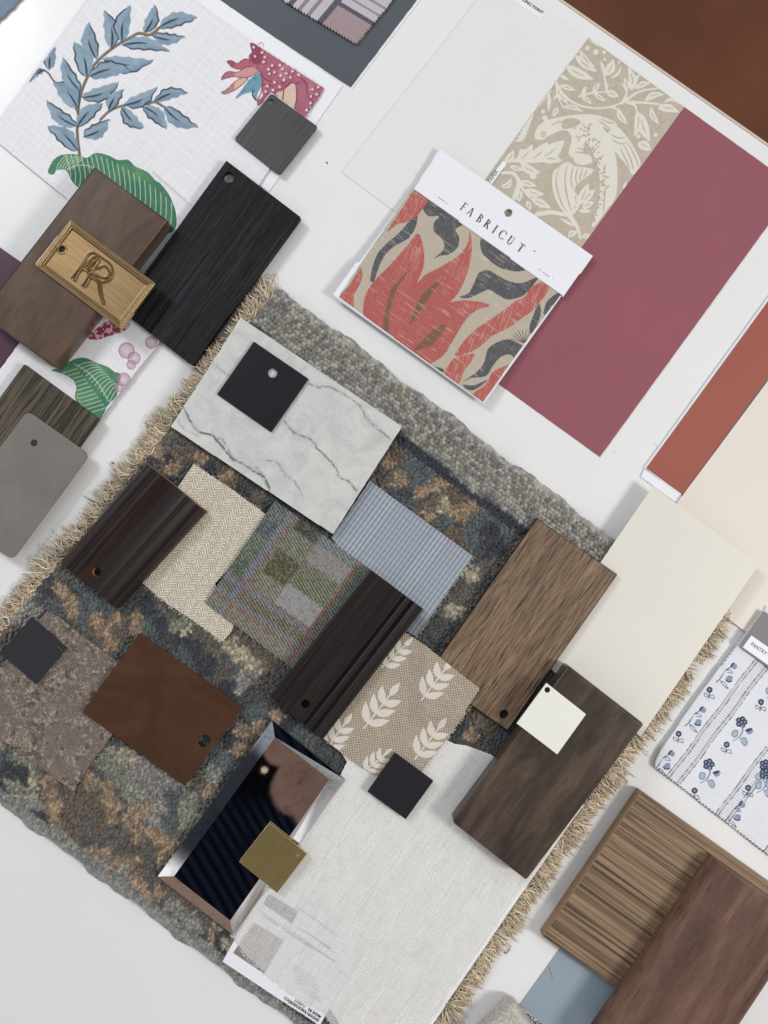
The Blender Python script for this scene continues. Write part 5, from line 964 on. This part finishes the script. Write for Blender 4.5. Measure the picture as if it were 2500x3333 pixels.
# small dark square on the sheer
M_ora, nt, b = mat('dark_violet_black', lc(30, 26, 34), .45, 0, .35); bump(nt, b, noise(nt, coords(nt), 300, 3), .00006)
o = slab('metal_sample', [(1285, 2450), (1411, 2542), (1321, 2667), (1196, 2577)], .0222, .0200, M_ora, .0003, r=3, holes=[(1289, 2477, 5.5)])
tag(o, 'small dark violet-black square between leaf swatch and sheer linen', 'metal sample')

def loose(prefix, base, out, n, L0, m, z, seed, w=.45):
    par = [o for o in bpy.data.objects if o.get('label', '').startswith(prefix)][0]; threads('loose_threads', base, out, n, L0, m, par, z, seed, w)
M_t1 = paint('cream_thread', (214, 204, 182), .9); M_t2 = paint('taupe_thread', (150, 138, 120), .9)
loose('cream and beige', [(464, 1899), (540, 1962), (640, 2028), (723, 2089)], (-.5, .86), 70, 10, M_t1, .0140, 4); loose('cream and beige', [(630, 1510), (871, 1679)], (.5, -.86), 60, 8, M_t1, .0140, 6)
loose('taupe basket', [(1560, 2245), (1514, 2325), (1381, 2500), (1320, 2575)], (.86, .5), 90, 9, M_t1, .0172, 8); loose('taupe basket', [(1059, 2408), (1235, 2527)], (-.5, .86), 50, 8, M_t1, .0160, 9)
loose('green, grey', [(669, 1962), (940, 2168)], (-.5, .86), 60, 8, M_t2, .0158, 10); loose('blue and white', [(1541, 1812), (1356, 2073)], (.86, .5), 60, 7, M_t1, .0145, 11)
loose('striped mauve', [TP, TR], (.86, .5), 40, 9, M_thr, .0022, 12); loose('nubby taupe', [(0, 2402), (238, 2574), (362, 2396)], (.2, .9), 70, 8, M_t2, .0142, 13)
threads('loose_threads', [(628, 0), (834, 146), (1054, 286), (995, 377)], (.6, -.7), 120, 10, M_thr, fl, .0016, 14, .4)
_r = np.random.default_rng(77); lint = []
for k in range(60):
    x, y = _r.uniform(0, 2500), _r.uniform(0, 3333); a = _r.uniform(0, 6.28); l = _r.uniform(1.5, 9) if k % 4 else _r.uniform(10, 26)
    if (x-1827)*n_[0]+y*n_[1] < 20: continue
    lint.append([(x, y), (x+l*.5*math.cos(a), y+l*.5*math.sin(a)), (x+l*math.cos(a+.5), y+l*math.sin(a+.5))])
o = strokes('lint', lint, .9, .00035, paint('lint_grey', (176, 170, 164), .9), None, 2); tag(o, 'scattered lint and dust specks on the white table top', 'lint', kind='stuff')
# ------------------------------------------------------------------ mirror with brass square
mo_ = [ZM(985, 38), ZM(1590, 530), ZM(660, 1822), ZM(33, 1335)]; mi_ = [ZM(1008, 178), ZM(1462, 528), ZM(636, 1700), ZM(168, 1333)]
mir = empty('mirror_sample', ZM(800, 900), .0135, ang(mo_[0], mo_[1]), 'old spotted mirror with sloping polished edges beside the sheer linen', 'mirror')
M_mir, nt, b = mat('antique_mirror', (.86, .84, .83), .02, 1); L = nt.links; v = coords(nt)
sp = noise(nt, v, 90, 6, .7, 1.0); big = noise(nt, v, 22, 3); mul = nd(nt, 'ShaderNodeMath', operation='MULTIPLY'); L.new(sp, mul.inputs[0]); L.new(big, mul.inputs[1])
vo = nd(nt, 'ShaderNodeTexVoronoi'); vo.inputs['Scale'].default_value = 95; L.new(v, vo.inputs[0]); rg = ramp(nt, vo.outputs[0], [(.16, (0, 0, 0)), (.20, (1, 1, 1)), (.23, (0, 0, 0))])
ms = ramp(nt, mul.outputs[0], [(.26, (0, 0, 0)), (.40, (1, 1, 1))]); L.new(mixc(nt, mixc(nt, .55, (0., 0., 0.), ms), mixc(nt, mixc(nt, .45, (0., 0., 0.), rg), (.88, .86, .85), (.3, .26, .24)), (.32, .28, .26)), b.inputs['Base Color'])
L.new(ramp(nt, ms, [(0, (.015, .015, .015)), (1, (.06, .06, .06))]), b.inputs['Roughness'])
M_glass = paint('green_glass_edge', (74, 92, 90), .15, .1, 0, .5, .05)
slab('glass_body', mo_, .0175, .0137, M_glass, .0003, parent=mir)
def facet(name, pts, zs, m):
    co = [(*W(p, z), z) for p, z in zip(pts, zs)]; c = np.mean(co, 0); return obj_world(name, co, [tuple(range(len(co)))[::-1]], m, tuple(c), ang(mo_[0], mo_[1]), mir)
facet('mirror_face', mi_, [.0189]*4, M_mir)
for k in range(4):
    j = (k+1) % 4; facet('bevel', [mo_[k], mo_[j], mi_[j], mi_[k]], [.01765, .01765, .0189, .0189], M_mir)
M_bsq, nt, b = mat('satin_brass', lc(150, 132, 82), .34, .95); L = nt.links
br = noise(nt, coords(nt, (25, 2200, 1)), 1, 2, .5); L.new(ramp(nt, br, [(.3, lc(174, 154, 100)), (.7, lc(200, 180, 126))]), b.inputs['Base Color']); bump(nt, b, br, .00008)
o = slab('metal_sample', [ZM(962, 893), ZM(1276, 1146), ZM(1026, 1472), ZM(710, 1215)], .0222, .0199, M_bsq, .0003, holes=[(*ZM(1200, 1160), 5.5)], a=ang(ZM(962, 893), ZM(710, 1215)))
tag(o, 'brushed olive brass square resting on the mirror', 'metal sample')

# ------------------------------------------------------------------ oak plank, dark block, white square
M_oak = wood('wirebrushed_oak', (104, 83, 63), (130, 107, 84), (150, 126, 100), 120, 9, .44, (66, 52, 42), .45, .0008, 900, 40, 0, .3, streak=((60, 900, .43, .47, .6, 4), (36, 520, .37, .41, .45, 8)), var=.2)
plank = slab('wood_plank', [(1749, 1689), (2007, 1870), (1652, 2376), (1394, 2195)], .0205, .0146, M_oak, .0005, r=2, holes=[(1641, 2326, 15)], a=ang((2007, 1870), (1652, 2376)))
slab('edge_band', [(1748, 1686), (2010, 1870), (1652, 2379), (1391, 2195)], .0196, .0148, paint('black_edge', (30, 29, 30), .5), .0003, r=2, holes=[(1641, 2326, 14.6)], parent=plank)
tag(plank, 'wirebrushed grey-brown oak plank with hole at lower end over the cream card', 'wood plank')
M_dk = wood('walnut_stain_dark', (48, 39, 34), (68, 56, 48), (90, 75, 62), 70, 16, .34, (40, 32, 28), .36, .00008, 1300, 110, .25, .28, 1.0, var=.7)
blk = slab('wood_block', [(1850, 2166), (2098, 2358), (1714, 2868), (1472, 2678)], .0375, .0165, M_dk, .0028, r=[11, 10, 11, 13], a=ang((2098, 2358), (1714, 2868)), bres=4)
tag(blk, 'thick dark brown wood block with rounded edges under the white square', 'wood block')
M_wsq, nt, b = mat('white_crackle_wood', lc(232, 231, 222), .55); L = nt.links
cr = noise(nt, coords(nt, (60, 500, 1)), 1, 4, .6); L.new(ramp(nt, cr, [(.27, lc(120, 112, 96)), (.31, lc(232, 231, 222))]), b.inputs['Base Color']); bump(nt, b, cr, .00015)
o = slab('painted_sample', [(1779, 2223), (1908, 2325), (1814, 2456), (1682, 2355)], .0396, .0378, M_wsq, .0003, holes=[(1782, 2246, 9.5)], a=R(-70))
tag(o, 'small cream white square with hole lying on the dark wood block', 'painted sample')

# ------------------------------------------------------------------ blue sprig fabric and grey card at right
M_sp = attr_cloth('sprig_cotton', .85, fuzz=1500)
spO = ((2134, 2480), (2490, 1978)); C_ = lambda *p: [ZC(x, y) for x, y in p]
def c_sp(U, V, X, Y):
    p = Paint(X, Y, (228, 229, 234)); NV, B1, B2 = (34, 44, 70), (132, 146, 182), (164, 186, 204)
    u, v = frame_of(ZC(540, 2074), ZC(1480, 820)); w = (X-ZC(540, 2074)[0])*v[0]+(Y-ZC(540, 2074)[1])*v[1]; s = (X)*u[0]+Y*u[1]; w = w+1.5*np.sin(s/30)
    for off in (0, 200, 400):
        q = w-off
        for c0 in (4, 45): p.mix((np.abs(q-c0) < 5)*.8, (196, 198, 204)); [p.mix((np.abs(q-c0-e_) < 1.2)*(vn(s, w, 6, 2) > .2)*.9, (70, 76, 94)) for e_ in (-5.5, 5.5)]
        for c0 in (14, 20, 26, 32, 37): p.mix((np.abs(q-c0) < .9)*((s % 9) < 6)*.7, (110, 110, 116))
    def sprig(x, y, k=1.0, kind=0):
        def g(*pp): return [(x+a*k/4.15, y+b_*k/4.15) for a, b_ in pp]
        if kind == 0:
            p.line(g((-110, 110), (-60, 70), (-20, 10), (20, -50), (90, -90)), 1.6, NV); p.line(g((-60, 50), (-20, 0), (10, -40)), 1.8, B2); p.poly(g((80, -90), (100, -140), (140, -150), (130, -100)), NV); p.poly(g((120, -130), (170, -120), (160, -70), (110, -70)), B1); p.poly(g((20, 60), (60, 20), (110, 40), (100, 90), (40, 90)), B1); p.poly(g((10, 70), (50, 95), (110, 90), (80, 115), (30, 105)), NV)
            p.line(g((-50, 95), (0, 120), (50, 200), (-20, 150), (-50, 95)), 1.2, NV); p.line(g((20, -50), (80, -50), (110, -10), (40, -20)), 1.1, NV)
        elif kind == 1:
            cx, cy = x, y; d = np.hypot(X-cx, Y-cy); p.mix((d < 10*k)*1., NV); p.mix((d < 4.2*k)*1., B1); p.line(g((0, 45), (-5, 90), (-20, 120)), 1.3, NV); p.line(g((-10, 80), (-70, 40), (-60, 90), (-10, 90)), 1.1, NV); p.line(g((-10, 80), (50, 70), (60, 120), (0, 95)), 1.1, NV)
        else:
            for a in range(5):
                cx = x+11*math.cos(a*1.257)*k; cy = y+11*math.sin(a*1.257)*k; d = np.hypot(X-cx, Y-cy); p.mix((d < 9*k)*1., NV)
            for a in range(5):
                cx = x+11*math.cos(a*1.257)*k; cy = y+11*math.sin(a*1.257)*k; d = np.hypot(X-cx, Y-cy); p.mix((d < 3.6*k)*1., B1)
            p.line(g((10, 60), (10, 130), (-40, 210), (-110, 250)), 2.6, B2); p.line(g((18, 60), (18, 130), (-30, 215)), 1.0, NV); p.poly(g((-100, 110), (-50, 120), (-60, 190), (-110, 200), (-130, 150)), B2); p.poly(g((60, 120), (130, 90), (160, 130), (100, 170)), B1); p.poly(g((50, 110), (120, 80), (150, 95), (90, 130)), NV); p.poly(g((-20, 230), (50, 210), (80, 280), (50, 320), (0, 280)), B2)
            p.line(g((-100, 110), (-50, 120), (-60, 190), (-110, 200), (-130, 150), (-100, 110)), 1, NV); p.line(g((-20, 230), (50, 210), (80, 280), (50, 320), (0, 280)), 1, NV)
    for x, y in (ZC(1070, 1010), ZC(650, 1600), ZC(230, 2190), t(2, 3, 1430, 290)): sprig(x, y)
    for x, y in (ZC(870, 1225), ZC(452, 1820), ZC(1565, 1390), ZC(1100, 1965), t(2, 3, 1183, 148), t(2, 3, 1530, 130), ZC(2050, 800)): sprig(x, y, 1, 1)
    for x, y in (ZC(1300, 1660), t(2, 2, 1275, 1635), t(2, 2, 1640, 1640), ZC(1760, 1080), t(2, 3, 1640, 40)): sprig(x, y, 1, 2)
    p.mix((((U/2.6) % 1) < .35)*.16, (150, 152, 160)); p.mix((((V/2.6) % 1) < .3)*.10, (150, 152, 160)); return p.c
def z_sp(U, V, X, Y):
    z = .0040+.0012*fbm(X, Y, 120, 4)
    return z+.0018*np.exp(-(np.clip(V+0, 0, 999)/10)**2)*0+.0008*np.sin(V/30)
spP = pinked((2139, 2504), (2560, 2830), 13, 5, 1)+[(2900, 2600), (2950, 2280), (2496, 1972)]+pinked((2490, 1978), (2343, 2172), 13, 5, 1)+[(2343, 2172), (2250, 2300), (2148, 2448), (2134, 2478), (2133, 2494)]
tag(sheet('fabric_swatch', spP, spO, 1.8, z_sp, c_sp, M_sp, skirt=.0022), 'white cotton swatch with navy flower sprigs and grey stripes at the right edge', 'fabric swatch')
M_gc = paint('grey_card_paint', (124, 120, 120), .5, .03, .00002)
gc = card('paint_card', [(2407, 2104), (2486, 1988), (2780, 2200), (2700, 2316)], .0082, .0006, M_gc, 'grey paint card with white PANTRY label on the sprig fabric', r=5)
gl = slab('label', [ZC(1318, 650), ZC(1435, 490), ZC(2000, 885), ZC(1885, 1050)], .0085, .0083, M_paper, .00003, parent=gc)
text('lettering', 'PANTRY:', ZC(1418, 618), ang(ZC(1418, 618), ZC(1600, 742)), .0052, .00858, M_ink, gl, .92)

# ------------------------------------------------------------------ bottom right: panel, walnut moulding, stone
M_zeb = wood('zebrano_veneer', (66, 54, 48), (140, 116, 90), (158, 134, 106), 190, 3.0, .40, (98, 78, 60), .5, .0002, 800, 7, 0, .3, .3, streak=((3.2, 330, .40, .45, .75, 3), (2.6, 150, .36, .41, .85, 9), (5, 60, .30, .36, .7, 5)), var=.25)
zt = slab('veneer_board', [(2088, 2578), (2640, 2970), (2330, 3440), (1768, 3050)], .0140, .0012, M_zeb, .0004, a=ang((2088, 2578), (2640, 2970)))
slab('edge_band', [(2085.5, 2577), (2088.5, 2578.5), (1768.5, 3050.5), (1765.5, 3048)], .0138, .0014, paint('tan_edge_band', (142, 116, 88), .5), .0003, parent=zt)
tag(zt, 'striped zebra grain veneer panel at the bottom right', 'wood panel')
M_wal = wood('walnut', (78, 57, 47), (106, 78, 65), (130, 98, 82), 18, 3, .36, (70, 48, 41), .45, .00025, 900, 60, .1, .3, 1.2, streak=((60, 900, .38, .42, .45, 3),), var=.8)
o = moulding('wood_moulding', [(2355, 2826), (2652, 3033), (2250, 3640), (1946, 3415)], [(0, .002), (.01, .013), (.05, .019), (.14, .0262), (.20, .031), (.24, .0335), (.30, .0335), (.36, .030), (.5, .0285), (.66, .0295), (.76, .0330), (.80, .0325), (.84, .024), (.9, .020), (.97, .022), (.985, .020), (1, .018)], .0142, M_wal)
tag(o, 'reddish walnut crown moulding lying on the striped wood panel', 'wood moulding')
M_st, nt, b = mat('taupe_stone', lc(176, 170, 162), .5); L = nt.links; v = coords(nt)
L.new(ramp(nt, noise(nt, v, 420, 5, .7), [(.3, lc(150, 144, 136)), (.5, lc(180, 174, 166)), (.72, lc(214, 210, 204))]), b.inputs['Base Color']); bump(nt, b, noise(nt, v, 700, 4), .0002)
o = slab('stone_sample', [(1668, 3262), (1789, 3420), (1690, 3570), (1538, 3392)], .022, .0012, M_st, .006, r=[24, 24, 24, 24], bres=5)
tag(o, 'rounded light taupe stone sample at the bottom edge of the photo', 'stone sample')
# stray bits
thr = strokes('thread', [SK((672, 108), (668, 150), (655, 180), (630, 200), (600, 218), (588, 205)), SK((650, 150), (640, 190), (610, 222), (582, 215))], 1.6, .0011, M_inkblue, None)
tag(thr, 'tiny knotted navy thread on the table beside the right fringe', 'thread')
hair = strokes('thread', [SK((1196, 385), (1200, 440), (1222, 510), (1240, 570))], .7, .0010, M_ink, None); tag(hair, 'fine dark hair lying on the blue-grey paint card', 'thread')
cr_ = slab('crumb', [t(0, 1, 720, 1335), t(0, 1, 735, 1332), t(0, 1, 733, 1352), t(0, 1, 722, 1362)], .0016, .0002, M_raw, .0003, r=2); tag(cr_, 'tiny brown crumb on the table beside the left fringe', 'crumb')
cr2 = slab('crumb', [(1062, 527), (1066, 526), (1067, 531), (1063, 532)], .0008, .0001, M_ink, .0002); tag(cr2, 'tiny dark speck on the table left of the off-white sheet', 'crumb')
